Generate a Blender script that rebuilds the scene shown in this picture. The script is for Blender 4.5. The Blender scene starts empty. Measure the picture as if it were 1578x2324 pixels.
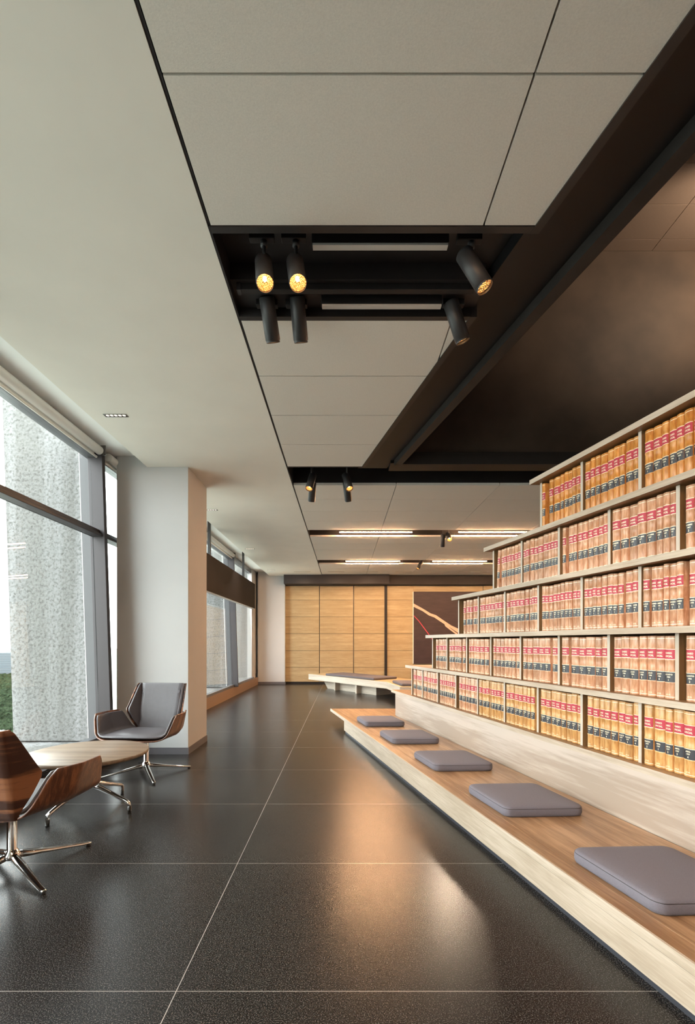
import bpy, bmesh, math, random
from mathutils import Vector, Matrix, Quaternion

random.seed(7)
scene = bpy.context.scene
COL = scene.collection
PI = math.pi

# ------------------------------------------------------------------ camera
cam_data = bpy.data.cameras.new('camera')
cam = bpy.data.objects.new('camera', cam_data)
COL.objects.link(cam)
cam.location = (0, 0, 1.2)
cam.rotation_euler = (PI / 2, 0, 0)
cam_data.sensor_fit = 'HORIZONTAL'
cam_data.sensor_width = 36.0
cam_data.lens = 36.0 * 1100 / 1578
cam_data.shift_x = 9 / 1578
cam_data.shift_y = 295 / 1578
cam_data.clip_start = 0.02
cam_data.clip_end = 5000
scene.camera = cam

# ------------------------------------------------------------------ exposure
vs = scene.view_settings
vs.view_transform = 'Standard'
vs.look = 'None'
vs.exposure = 1.5
vs.gamma = 1.0
vs.use_curve_mapping = False

# ------------------------------------------------------------------ sky
SKY = 4.5
world = bpy.data.worlds.new('world')
scene.world = world
world.use_nodes = True
nt = world.node_tree
nt.nodes.clear()
tc = nt.nodes.new('ShaderNodeTexCoord')
sep = nt.nodes.new('ShaderNodeSeparateXYZ')
ramp = nt.nodes.new('ShaderNodeValToRGB')
ramp.color_ramp.elements[0].position = 0.0
ramp.color_ramp.elements[0].color = (0.97, 0.985, 1.0, 1)
ramp.color_ramp.elements[1].position = 0.7
ramp.color_ramp.elements[1].color = (0.86, 0.93, 1.0, 1)
noi = nt.nodes.new('ShaderNodeTexNoise')
noi.inputs['Scale'].default_value = 3.0
noi.inputs['Detail'].default_value = 5.0
mixc = nt.nodes.new('ShaderNodeMix')
mixc.data_type = 'RGBA'
mixc.inputs['B'].default_value = (1, 1, 1, 1)
bg = nt.nodes.new('ShaderNodeBackground')
bg.inputs['Strength'].default_value = SKY
wo = nt.nodes.new('ShaderNodeOutputWorld')
nt.links.new(tc.outputs['Generated'], sep.inputs[0])
nt.links.new(sep.outputs['Z'], ramp.inputs['Fac'])
nt.links.new(tc.outputs['Generated'], noi.inputs['Vector'])
nt.links.new(noi.outputs['Fac'], mixc.inputs['Factor'])
nt.links.new(ramp.outputs['Color'], mixc.inputs['A'])
nt.links.new(mixc.outputs['Result'], bg.inputs['Color'])
nt.links.new(bg.outputs[0], wo.inputs[0])

LAMP = 1.0          # multiplier of every electric lamp

# ------------------------------------------------------------------ layout constants (metres)
T = 0.2227                       # how far the bookcase turns away from the room axis
TH = math.atan(T)
CO, SI = math.cos(TH), math.sin(TH)
CEIL = 3.07


def lin(r, g, b):
    f = lambda v: ((v / 255 + 0.055) / 1.055) ** 2.4 if v > 10 else v / 255 / 12.92
    return (f(r), f(g), f(b))


# ------------------------------------------------------------------ materials
MATS = {}


def new_mat(name):
    m = bpy.data.materials.new(name)
    m.use_nodes = True
    n = m.node_tree
    b = n.nodes['Principled BSDF']
    MATS[name] = m
    return m, n, b


def node(n, kind, **kw):
    x = n.nodes.new(kind)
    for k, v in kw.items():
        if k.startswith('_'):
            setattr(x, k[1:], v)
        else:
            x.inputs[k.replace('__', ' ')].default_value = v
    return x


def plain(name, col, rough=0.5, metal=0.0, noise=0.0, nscale=8.0, bump=0.0, bscale=60.0, spec=0.5, stretch=(1, 1, 1), dist=0.01, coat=0.0, detail=4.0):
    m, n, b = new_mat(name)
    b.inputs['Base Color'].default_value = (*col, 1)
    b.inputs['Roughness'].default_value = rough
    b.inputs['Metallic'].default_value = metal
    b.inputs['Specular IOR Level'].default_value = spec
    b.inputs['Coat Weight'].default_value = coat
    tcn = node(n, 'ShaderNodeTexCoord')
    mp = node(n, 'ShaderNodeMapping', Scale=stretch)
    n.links.new(tcn.outputs['Object'], mp.inputs['Vector'])
    if noise > 0:
        ns_ = node(n, 'ShaderNodeTexNoise', Scale=nscale, Detail=detail)
        r = node(n, 'ShaderNodeValToRGB')
        r.color_ramp.elements[0].position = 0.3
        r.color_ramp.elements[1].position = 0.7
        r.color_ramp.elements[0].color = (*[c * (1 - noise) for c in col], 1)
        r.color_ramp.elements[1].color = (*[min(1, c * (1 + noise)) for c in col], 1)
        n.links.new(mp.outputs[0], ns_.inputs['Vector'])
        n.links.new(ns_.outputs['Fac'], r.inputs['Fac'])
        n.links.new(r.outputs['Color'], b.inputs['Base Color'])
    if bump > 0:
        nb = node(n, 'ShaderNodeTexNoise', Scale=bscale, Detail=5.0)
        bp = node(n, 'ShaderNodeBump', Strength=bump, Distance=dist)
        n.links.new(mp.outputs[0], nb.inputs['Vector'])
        n.links.new(nb.outputs['Fac'], bp.inputs['Height'])
        n.links.new(bp.outputs[0], b.inputs['Normal'])
    return m


def wood(name, c1, c2, axis='y', rough=0.45, scale=1.0, bump=0.12, coat=0.0, cathedral=0.35):
    """two toned veneer, grain running along one object axis"""
    m, n, b = new_mat(name)
    b.inputs['Roughness'].default_value = rough
    b.inputs['Coat Weight'].default_value = coat
    b.inputs['Coat Roughness'].default_value = 0.15
    s = {'xy': (0.05, 0.05, 1), 'x': (0.06, 1, 1), 'y': (1, 0.06, 1), 'z': (1, 1, 0.06)}[axis]
    s = tuple(v * scale for v in s)
    tcn = node(n, 'ShaderNodeTexCoord')
    mp = node(n, 'ShaderNodeMapping', Scale=s)
    n.links.new(tcn.outputs['Object'], mp.inputs['Vector'])
    # slow figure that bends the grain
    fig = node(n, 'ShaderNodeTexNoise', Scale=6.0, Detail=2.0)
    n.links.new(mp.outputs[0], fig.inputs['Vector'])
    mul = node(n, 'ShaderNodeMath', _operation='MULTIPLY')
    mul.inputs[1].default_value = 14.0
    n.links.new(fig.outputs['Fac'], mul.inputs[0])
    sn = node(n, 'ShaderNodeMath', _operation='SINE')
    n.links.new(mul.outputs[0], sn.inputs[0])
    fine = node(n, 'ShaderNodeTexNoise', Scale=105.0, Detail=7.0, Roughness=0.7)
    n.links.new(mp.outputs[0], fine.inputs['Vector'])
    big = node(n, 'ShaderNodeTexNoise', Scale=26.0, Detail=5.0)
    n.links.new(mp.outputs[0], big.inputs['Vector'])
    a1 = node(n, 'ShaderNodeMath', _operation='MULTIPLY_ADD')
    a1.inputs[1].default_value = cathedral * 0.3
    n.links.new(sn.outputs[0], a1.inputs[0])
    n.links.new(fine.outputs['Fac'], a1.inputs[2])
    a2 = node(n, 'ShaderNodeMath', _operation='ADD')
    n.links.new(a1.outputs[0], a2.inputs[0])
    n.links.new(big.outputs['Fac'], a2.inputs[1])
    r = node(n, 'ShaderNodeValToRGB')
    r.color_ramp.elements[0].position = 0.72
    r.color_ramp.elements[1].position = 1.28
    r.color_ramp.elements[0].color = (*c1, 1)
    r.color_ramp.elements[1].color = (*c2, 1)
    hv = node(n, 'ShaderNodeMapRange')
    hv.inputs['From Min'].default_value = 0.0
    hv.inputs['From Max'].default_value = 2.0
    n.links.new(a2.outputs[0], hv.inputs['Value'])
    r.color_ramp.elements[0].position = 0.39
    r.color_ramp.elements[1].position = 0.61
    n.links.new(hv.outputs[0], r.inputs['Fac'])
    n.links.new(r.outputs['Color'], b.inputs['Base Color'])
    bp = node(n, 'ShaderNodeBump', Strength=bump, Distance=0.002)
    n.links.new(fine.outputs['Fac'], bp.inputs['Height'])
    n.links.new(bp.outputs[0], b.inputs['Normal'])
    return m


def emit(name, col, strength):
    m, n, b = new_mat(name)
    n.nodes.remove(b)
    e = node(n, 'ShaderNodeEmission', Color=(*col, 1), Strength=strength)
    n.links.new(e.outputs[0], n.nodes['Material Output'].inputs['Surface'])
    return m


plaster = plain('soffit_plaster', lin(240, 236, 226), 0.8, noise=0.02, nscale=3)
white_paint = plain('white_paint', lin(184, 185, 185), 0.75, noise=0.015, nscale=3)
felt = plain('acoustic_felt', lin(226, 221, 212), 0.95, noise=0.05, nscale=160, bump=0.25, bscale=300, dist=0.002)
brown_panel = plain('brown_ceiling_panel', lin(150, 130, 116), 0.9, noise=0.04, nscale=120)
black = plain('black_paint', lin(26, 24, 25), 0.55, noise=0.1, nscale=6)
beam_black = plain('beam_black_metal', lin(14, 14, 17), 0.5, noise=0.15, nscale=2)
flange = plain('bronze_flange', lin(40, 35, 33), 0.6, noise=0.15, nscale=6)
bronze = plain('patinated_bronze', lin(88, 73, 62), 0.7, metal=0.0, noise=0.5, nscale=1.1, detail=10)
bronze_dark = plain('hanging_bronze', lin(33, 29, 28), 0.75, metal=0.0, spec=0.25, noise=0.12, nscale=2.5)
alu = plain('grey_anodised_aluminium', lin(120, 120, 124), 0.35, metal=0.6, noise=0.05, nscale=4)
alu_dark = plain('dark_window_metal', lin(62, 58, 60), 0.45, metal=0.3)
jamb_mat = plain('blue_grey_cladding', lin(86, 85, 87), 0.6)
grey_base = plain('grey_skirting', lin(96, 94, 98), 0.5)
shade_white = plain('white_blind_fabric', lin(235, 232, 226), 0.8)
chrome = plain('polished_aluminium', lin(225, 222, 218), 0.09, metal=1.0)
chrome_dark = plain('brushed_steel', lin(150, 148, 146), 0.3, metal=1.0)
rubber = plain('black_rubber', lin(20, 20, 20), 0.7)
leather_grey = plain('charcoal_leather', lin(82, 79, 83), 0.36, noise=0.05, nscale=30, bump=0.12, bscale=260, dist=0.002)
piping_grey = plain('grey_welt', lin(60, 56, 57), 0.5)
fabric = plain('grey_wool_fabric', lin(110, 106, 114), 0.95, noise=0.12, nscale=420, bump=0.4, bscale=520, dist=0.001)
fabric_dark = plain('dark_grey_cushion_fabric', lin(92, 86, 90), 0.95, noise=0.1, nscale=300, bump=0.3, bscale=400, dist=0.001)
spot_black = plain('matt_black_housing', lin(50, 49, 50), 0.42)
diffuser_off = plain('opal_diffuser', lin(190, 186, 180), 0.5)
plinth_mat = plain('dark_plinth', lin(52, 52, 58), 0.45)
gilt = plain('gilt_tooling', lin(250, 238, 205), 0.35, metal=0.1)
red_lab = plain('crimson_leather_label', lin(176, 42, 62), 0.45, noise=0.1, nscale=20)
black_lab = plain('black_leather_label', lin(48, 48, 54), 0.38, noise=0.1, nscale=20)
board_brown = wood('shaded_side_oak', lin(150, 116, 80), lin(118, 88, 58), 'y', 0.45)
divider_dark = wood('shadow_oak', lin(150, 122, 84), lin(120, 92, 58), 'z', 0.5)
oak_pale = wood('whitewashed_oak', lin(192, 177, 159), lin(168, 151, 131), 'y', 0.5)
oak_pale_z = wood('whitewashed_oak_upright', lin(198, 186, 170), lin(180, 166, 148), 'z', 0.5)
oak_seat = wood('brown_oak', lin(176, 140, 106), lin(132, 98, 68), 'y', 0.36, scale=0.8, coat=0.15)
oak_bench = wood('whitewashed_oak_diagonal', lin(196, 184, 168), lin(176, 161, 143), 'xy', 0.5)
oak_riser = wood('riser_oak', lin(186, 172, 160), lin(158, 141, 126), 'y', 0.5, scale=0.45, cathedral=0.9)
honey = wood('honey_oak_panel', lin(180, 162, 126), lin(160, 140, 104), 'x', 0.5)
walnut = wood('walnut_veneer', lin(146, 98, 68), lin(64, 40, 30), 'xy', 0.3, scale=2.3, coat=0.4, cathedral=1.2)
walnut_arm = wood('walnut_veneer_upright', lin(146, 96, 66), lin(88, 54, 38), 'z', 0.3, scale=1.6, coat=0.4, cathedral=0.6)
table_oak = wood('table_oak', lin(132, 116, 98), lin(108, 92, 76), 'x', 0.45, coat=0.0)
sill_brown = plain('brown_sill', lin(140, 112, 88), 0.5)
black_wood = plain('black_recess', lin(22, 20, 22), 0.6)
bar_warm = emit('led_bar_glow', (1.0, 0.54, 0.27), 115 * LAMP)
lamp_warm = emit('lamp_filament_glow', (1.0, 0.72, 0.42), 5 * LAMP)
lamp_dim = emit('lamp_soft_glow', (1.0, 0.62, 0.32), 0.12 * LAMP)
cell_warm = emit('downlight_cell_glow', (1.0, 0.82, 0.62), 0.8 * LAMP)


def leather(name, lo, mid, hi, spec=0.5):
    m, n, b = new_mat(name)
    b.inputs['Roughness'].default_value = 0.36
    b.inputs['Specular IOR Level'].default_value = spec
    tcn = node(n, 'ShaderNodeTexCoord')
    oi = node(n, 'ShaderNodeObjectInfo')
    add = node(n, 'ShaderNodeVectorMath', _operation='ADD')
    sc_ = node(n, 'ShaderNodeVectorMath', _operation='SCALE')
    sc_.inputs['Scale'].default_value = 3.0
    n.links.new(oi.outputs['Location'], sc_.inputs[0])
    n.links.new(tcn.outputs['Object'], add.inputs[0])
    n.links.new(sc_.outputs[0], add.inputs[1])
    mp = node(n, 'ShaderNodeMapping', Scale=(1, 1, 0.22))
    n.links.new(add.outputs[0], mp.inputs['Vector'])
    a = node(n, 'ShaderNodeTexNoise', Scale=70.0, Detail=5.0)
    n.links.new(mp.outputs[0], a.inputs['Vector'])
    r = node(n, 'ShaderNodeValToRGB')
    r.color_ramp.elements[0].position = 0.3
    r.color_ramp.elements[1].position = 0.72
    r.color_ramp.elements[0].color = (*lo, 1)
    r.color_ramp.elements[1].color = (*hi, 1)
    e = r.color_ramp.elements.new(0.5)
    e.color = (*mid, 1)
    n.links.new(a.outputs['Fac'], r.inputs['Fac'])
    hs = node(n, 'ShaderNodeHueSaturation')
    mr = node(n, 'ShaderNodeMapRange')
    mr.inputs['To Min'].default_value = 0.84
    mr.inputs['To Max'].default_value = 1.14
    n.links.new(oi.outputs['Random'], mr.inputs['Value'])
    n.links.new(mr.outputs[0], hs.inputs['Value'])
    n.links.new(r.outputs['Color'], hs.inputs['Color'])
    # sparse dark scuffs
    sp = node(n, 'ShaderNodeTexNoise', Scale=34.0, Detail=6.0, Roughness=0.7)
    n.links.new(add.outputs[0], sp.inputs['Vector'])
    rs = node(n, 'ShaderNodeValToRGB')
    rs.color_ramp.elements[0].position = 0.66
    rs.color_ramp.elements[1].position = 0.74
    n.links.new(sp.outputs['Fac'], rs.inputs['Fac'])
    mx = node(n, 'ShaderNodeMix', _data_type='RGBA')
    mx.inputs['B'].default_value = (*[v * 0.45 for v in lo], 1)
    n.links.new(rs.outputs['Color'], mx.inputs['Factor'])
    n.links.new(hs.outputs[0], mx.inputs['A'])
    n.links.new(mx.outputs['Result'], b.inputs['Base Color'])
    bp = node(n, 'ShaderNodeBump', Strength=0.15, Distance=0.001)
    n.links.new(a.outputs['Fac'], bp.inputs['Height'])
    n.links.new(bp.outputs[0], b.inputs['Normal'])
    return m


tan_leather = leather('tan_calf_leather', lin(172, 118, 82), lin(196, 146, 112), lin(218, 178, 150))
honey_leather = leather('honey_calf_leather', lin(176, 122, 66), lin(200, 150, 92), lin(216, 172, 118))
warm_lit_leather = leather('warm_lit_calf_leather', lin(176, 106, 42), lin(204, 136, 64), lin(222, 164, 100))  # top row copy of the calf leather, warm light put into its colour


def make_floor_mat():
    m, n, b = new_mat('dark_stone_tile')
    tcn = node(n, 'ShaderNodeTexCoord')
    sp = node(n, 'ShaderNodeSeparateXYZ')
    n.links.new(tcn.outputs['Object'], sp.inputs[0])

    def joint(out, x0, w, half):
        s1 = node(n, 'ShaderNodeMath', _operation='SUBTRACT')
        s1.inputs[1].default_value = x0 - w * 50 - w / 2
        n.links.new(sp.outputs[out], s1.inputs[0])
        md = node(n, 'ShaderNodeMath', _operation='MODULO')
        md.inputs[1].default_value = w
        n.links.new(s1.outputs[0], md.inputs[0])
        s2 = node(n, 'ShaderNodeMath', _operation='SUBTRACT')
        s2.inputs[1].default_value = w / 2
        n.links.new(md.outputs[0], s2.inputs[0])
        ab = node(n, 'ShaderNodeMath', _operation='ABSOLUTE')
        n.links.new(s2.outputs[0], ab.inputs[0])
        lt = node(n, 'ShaderNodeMath', _operation='LESS_THAN')
        lt.inputs[1].default_value = half
        n.links.new(ab.outputs[0], lt.inputs[0])
        return lt
    j1 = joint('X', -0.575, 1.924, 0.0016)
    j2 = joint('Y', 1.665, 0.962, 0.0013)
    mx = node(n, 'ShaderNodeMath', _operation='MAXIMUM')
    n.links.new(j1.outputs[0], mx.inputs[0])
    n.links.new(j2.outputs[0], mx.inputs[1])
    speck = node(n, 'ShaderNodeTexNoise', Scale=230.0, Detail=2.0)
    n.links.new(tcn.outputs['Object'], speck.inputs['Vector'])
    cl = node(n, 'ShaderNodeTexNoise', Scale=1.4, Detail=5.0)
    n.links.new(tcn.outputs['Object'], cl.inputs['Vector'])
    r = node(n, 'ShaderNodeValToRGB')
    r.color_ramp.elements[0].position = 0.5
    r.color_ramp.elements[0].color = (*lin(17, 16, 16), 1)
    r.color_ramp.elements[1].position = 0.70
    r.color_ramp.elements[1].color = (*lin(96, 92, 89), 1)
    n.links.new(speck.outputs['Fac'], r.inputs['Fac'])
    r2 = node(n, 'ShaderNodeMix', _data_type='RGBA', _blend_type='MULTIPLY')
    r2.inputs['Factor'].default_value = 0.35
    n.links.new(r.outputs['Color'], r2.inputs['A'])
    n.links.new(cl.outputs['Fac'], r2.inputs['B'])
    mc = node(n, 'ShaderNodeMix', _data_type='RGBA')
    mc.inputs['B'].default_value = (*lin(150, 146, 142), 1)
    n.links.new(mx.outputs[0], mc.inputs['Factor'])
    n.links.new(r2.outputs['Result'], mc.inputs['A'])
    n.links.new(mc.outputs['Result'], b.inputs['Base Color'])
    b.inputs['Roughness'].default_value = 0.27
    b.inputs['Specular IOR Level'].default_value = 0.34
    bn = node(n, 'ShaderNodeTexNoise', Scale=190.0, Detail=3.0)
    n.links.new(tcn.outputs['Object'], bn.inputs['Vector'])
    bp = node(n, 'ShaderNodeBump', Strength=0.15, Distance=0.0012)
    n.links.new(bn.outputs['Fac'], bp.inputs['Height'])
    n.links.new(bp.outputs[0], b.inputs['Normal'])
    return m


floor_mat = make_floor_mat()


def make_concrete():
    m, n, b = new_mat('hammered_concrete')
    b.inputs['Roughness'].default_value = 0.9
    tcn = node(n, 'ShaderNodeTexCoord')
    v = node(n, 'ShaderNodeTexVoronoi', Scale=30.0)
    ns_ = node(n, 'ShaderNodeTexNoise', Scale=34.0, Detail=9.0, Roughness=0.72)
    st = node(n, 'ShaderNodeMapping', Scale=(3.2, 3.2, 0.1))
    sn = node(n, 'ShaderNodeTexNoise', Scale=1.0, Detail=3.0)
    wr = node(n, 'ShaderNodeVectorMath', _operation='MULTIPLY_ADD')
    wr.inputs[1].default_value = (0.03, 0.03, 0.03)
    n.links.new(ns_.outputs['Color'], wr.inputs[0])
    n.links.new(tcn.outputs['Object'], wr.inputs[2])
    n.links.new(wr.outputs[0], v.inputs['Vector'])
    n.links.new(tcn.outputs['Object'], ns_.inputs['Vector'])
    n.links.new(tcn.outputs['Object'], st.inputs['Vector'])
    n.links.new(st.outputs[0], sn.inputs['Vector'])
    r = node(n, 'ShaderNodeValToRGB')
    r.color_ramp.elements[0].position = 0.4
    r.color_ramp.elements[0].color = (0.140, 0.137, 0.131, 1)
    r.color_ramp.elements[1].position = 0.6
    r.color_ramp.elements[1].color = (0.235, 0.235, 0.238, 1)
    n.links.new(sn.outputs['Fac'], r.inputs['Fac'])
    rp = node(n, 'ShaderNodeValToRGB')
    rp.color_ramp.elements[0].position = 0.38
    rp.color_ramp.elements[0].color = (0.42, 0.41, 0.38, 1)
    rp.color_ramp.elements[1].position = 0.52
    rp.color_ramp.elements[1].color = (1, 1, 1, 1)
    n.links.new(ns_.outputs['Fac'], rp.inputs['Fac'])
    mu = node(n, 'ShaderNodeMix', _data_type='RGBA', _blend_type='MULTIPLY')
    mu.inputs['Factor'].default_value = 1.0
    n.links.new(r.outputs['Color'], mu.inputs['A'])
    n.links.new(rp.outputs['Color'], mu.inputs['B'])
    n.links.new(mu.outputs['Result'], b.inputs['Base Color'])
    ad = node(n, 'ShaderNodeMath', _operation='MULTIPLY_ADD')
    ad.inputs[1].default_value = 0.8
    n.links.new(v.outputs['Distance'], ad.inputs[0])
    n.links.new(ns_.outputs['Fac'], ad.inputs[2])
    bp = node(n, 'ShaderNodeBump', Strength=0.32, Distance=0.03)
    n.links.new(ad.outputs[0], bp.inputs['Height'])
    n.links.new(bp.outputs[0], b.inputs['Normal'])
    return m


concrete = make_concrete()


def make_glass():
    m, n, b = new_mat('window_glass')
    n.nodes.remove(b)
    tr = node(n, 'ShaderNodeBsdfTransparent', Color=(0.93, 0.965, 0.95, 1))
    gl = node(n, 'ShaderNodeBsdfGlossy', Roughness=0.0)
    lw = node(n, 'ShaderNodeLayerWeight', Blend=0.5)
    pw = node(n, 'ShaderNodeMath', _operation='POWER')
    pw.inputs[1].default_value = 5.0
    fr = node(n, 'ShaderNodeMath', _operation='MULTIPLY_ADD')
    fr.inputs[1].default_value = 0.9
    fr.inputs[2].default_value = 0.035
    n.links.new(lw.outputs['Facing'], pw.inputs[0])
    n.links.new(pw.outputs[0], fr.inputs[0])
    mx = node(n, 'ShaderNodeMixShader')
    n.links.new(fr.outputs[0], mx.inputs[0])
    n.links.new(tr.outputs[0], mx.inputs[1])
    n.links.new(gl.outputs[0], mx.inputs[2])
    n.links.new(mx.outputs[0], n.nodes['Material Output'].inputs['Surface'])
    return m


glass = make_glass()


def make_reflector():
    m, n, b = new_mat('faceted_gold_reflector')
    b.inputs['Base Color'].default_value = (*lin(214, 164, 96), 1)
    b.inputs['Metallic'].default_value = 0.9
    b.inputs['Roughness'].default_value = 0.25
    b.inputs['Emission Color'].default_value = (1.0, 0.6, 0.28, 1)
    tcn = node(n, 'ShaderNodeTexCoord')
    v = node(n, 'ShaderNodeTexVoronoi', Scale=150.0)
    n.links.new(tcn.outputs['Object'], v.inputs['Vector'])
    r = node(n, 'ShaderNodeMapRange')
    r.inputs['From Max'].default_value = 0.7
    r.inputs['To Min'].default_value = 0.2 * LAMP
    r.inputs['To Max'].default_value = 0.01
    n.links.new(v.outputs['Distance'], r.inputs['Value'])
    n.links.new(r.outputs[0], b.inputs['Emission Strength'])
    bp = node(n, 'ShaderNodeBump', Strength=1.0, Distance=0.003)
    n.links.new(v.outputs['Distance'], bp.inputs['Height'])
    n.links.new(bp.outputs[0], b.inputs['Normal'])
    return m


reflector_mat = make_reflector()


# ------------------------------------------------------------------ mesh helpers
class MB:
    """collects faces and links them as one mesh object"""
    def __init__(self, M=None, shear=0.0):
        self.v, self.f, self.mi, self.sm = [], [], [], []
        self.M = M
        self.shear = shear

    def add(self, verts, faces, mi=0, smooth=False):
        o = len(self.v)
        for p in verts:
            p = Vector(p)
            if self.M is not None:
                p = self.M @ p
            if self.shear:
                p.x -= self.shear * p.z
            self.v.append(p)
        for k, f in enumerate(faces):
            self.f.append([i + o for i in f])
            self.mi.append(mi[k] if isinstance(mi, list) else mi)
            self.sm.append(smooth)
        return self

    def box(self, x0, x1, y0, y1, z0, z1, mi=0):
        vs_ = [(x0, y0, z0), (x1, y0, z0), (x1, y1, z0), (x0, y1, z0), (x0, y0, z1), (x1, y0, z1), (x1, y1, z1), (x0, y1, z1)]
        return self.add(vs_, [(0, 3, 2, 1), (4, 5, 6, 7), (0, 1, 5, 4), (1, 2, 6, 5), (2, 3, 7, 6), (3, 0, 4, 7)], mi)

    def prism(self, poly, z0, z1, mi=0, top=None, smooth=False):
        n_ = len(poly)
        area = sum(poly[i][0] * poly[(i + 1) % n_][1] - poly[(i + 1) % n_][0] * poly[i][1] for i in range(n_))
        if area < 0:
            poly = poly[::-1]
        vs_ = [(x, y, z0) for x, y in poly] + [(x, y, z1) for x, y in poly]
        fs = [tuple(range(n_))[::-1], tuple(range(n_, 2 * n_))] + [(i, (i + 1) % n_, n_ + (i + 1) % n_, n_ + i) for i in range(n_)]
        ms = [mi, mi if top is None else top] + [mi] * n_
        return self.add(vs_, fs, ms, smooth)

    def rings(self, rings, mi=0, smooth=True, cap0=True, cap1=True, closed=True):
        n_ = len(rings[0])
        vs_ = [p for r in rings for p in r]
        fs = []
        for a in range(len(rings) - 1):
            for i in range(n_ if closed else n_ - 1):
                j = (i + 1) % n_
                fs.append((a * n_ + i, a * n_ + j, (a + 1) * n_ + j, (a + 1) * n_ + i))
        self.add(vs_, fs, mi, smooth)
        o = len(self.v) - len(vs_)
        if cap0:
            self.f.append([o + i for i in range(n_)][::-1]); self.mi.append(mi); self.sm.append(False)
        if cap1:
            self.f.append([o + len(vs_) - n_ + i for i in range(n_)]); self.mi.append(mi); self.sm.append(False)
        return self

    def lathe(self, prof, n_=32, mi=0, c=(0, 0, 0), smooth=True, cap0=False, cap1=False):
        rs = [[(c[0] + r * math.cos(2 * PI * i / n_), c[1] + r * math.sin(2 * PI * i / n_), c[2] + z) for i in range(n_)] for r, z in prof]
        return self.rings(rs, mi, smooth, cap0, cap1)

    def tube(self, pts, r, n_=12, mi=0, smooth=True):
        pts = [Vector(p) for p in pts]
        rr = r if isinstance(r, (list, tuple)) else [r] * len(pts)
        rs = []
        for i, p in enumerate(pts):
            d = (pts[min(i + 1, len(pts) - 1)] - pts[max(i - 1, 0)]).normalized()
            up = Vector((0, 0, 1)) if abs(d.z) < 0.95 else Vector((0, 1, 0))
            a = d.cross(up).normalized(); b_ = a.cross(d).normalized()
            rs.append([p + rr[i] * (a * math.cos(2 * PI * k / n_) + b_ * math.sin(2 * PI * k / n_)) for k in range(n_)])
        return self.rings(rs, mi, smooth)

    def mesh(self, name, mats):
        me = bpy.data.meshes.new(name)
        me.from_pydata([tuple(p) for p in self.v], [], self.f)
        for m in (mats if isinstance(mats, (list, tuple)) else [mats]):
            me.materials.append(m)
        me.polygons.foreach_set('material_index', self.mi)
        me.polygons.foreach_set('use_smooth', self.sm)
        me.update()
        bm = bmesh.new(); bm.from_mesh(me)
        bmesh.ops.recalc_face_normals(bm, faces=bm.faces)
        bm.to_mesh(me); bm.free()
        return me

    def build(self, name, mats, parent=None, bevel=0.0, seg=2):
        o = bpy.data.objects.new(name, self.mesh(name, mats))
        COL.objects.link(o)
        if parent is not None:
            o.parent = parent
        if bevel > 0:
            add_bevel(o, bevel, seg)
        return o


def add_bevel(o, w, seg=2):
    b = o.modifiers.new('bevel', 'BEVEL')
    b.width = w; b.segments = seg; b.limit_method = 'ANGLE'; b.angle_limit = math.radians(40)
    b.harden_normals = False


def empty(name, loc=(0, 0, 0), rz=0.0):
    o = bpy.data.objects.new(name, None)
    o.empty_display_size = 0.1
    COL.objects.link(o)
    o.location = loc
    o.rotation_euler = (0, 0, rz)
    return o


def tag(o, label, cat, group=None, kind=None):
    o['label'] = label
    o['category'] = cat
    if group:
        o['group'] = group
    if kind:
        o['kind'] = kind
    return o


def struct(o):
    o['kind'] = 'structure'
    return o


def dup(o, parent=None):
    c = o.copy()
    COL.objects.link(c)
    if parent is not None:
        c.parent = parent
    for ch in [q for q in o.children]:
        dup(ch, c)
    return c


def clip(poly, a, b, c):
    """keep the part of a convex polygon with a*x + b*y <= c"""
    out = []
    for i in range(len(poly)):
        p, q = poly[i], poly[(i + 1) % len(poly)]
        dp, dq = a * p[0] + b * p[1] - c, a * q[0] + b * q[1] - c
        if dp <= 0:
            out.append(p)
        if dp * dq < 0:
            s = dp / (dp - dq)
            out.append((p[0] + s * (q[0] - p[0]), p[1] + s * (q[1] - p[1])))
    return out


# ================================================================== ROOM SHELL
YB, YF = 13.95, -4.2            # far wall, wall behind the camera
XR = 7.0
struct(MB().box(-2.62, XR, YF, YB + .3, -0.2, 0).build('floor', floor_mat))

# white soffit by the windows, with the raised pocket over the glass
m = MB()
m.box(-2.1, -0.612, YF, YB, CEIL, 3.3)
struct(m.build('ceiling', plaster))
struct(MB().box(-2.66, -2.1, YF, YB + .2, 3.19, 3.3).build('ceiling', plain('window_lit_pocket_white', lin(252, 252, 250), 0.8)))  # whiter than the soffit: the window light on it is put into the colour


def cells(xs, ys, a_max=None, inset=0.0042):
    polys = []
    for i in range(len(xs) - 1):
        for j in range(len(ys) - 1):
            p = [(xs[i] + inset, ys[j] + inset), (xs[i + 1] - inset, ys[j] + inset), (xs[i + 1] - inset, ys[j + 1] - inset), (xs[i] + inset, ys[j + 1] - inset)]
            if a_max is not None:
                p = clip(p, 1, T, a_max)
            if len(p) > 2:
                polys.append(p)
    return polys


PX = [-0.60, 0.63, 1.865, 3.10, 4.335, 5.57, XR]


def panel_zone(xs, ys, a_max=None):
    m = MB()
    for p in cells(xs, ys, a_max):
        m.prism(p, CEIL, CEIL + 0.03, 0)
    for p in cells([xs[0], xs[-1]], [ys[0], ys[-1]], a_max, 0.0):
        m.prism(p, CEIL + 0.03, CEIL + 0.06, 1)
    return struct(m.build('ceiling', [felt, black]))


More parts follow.
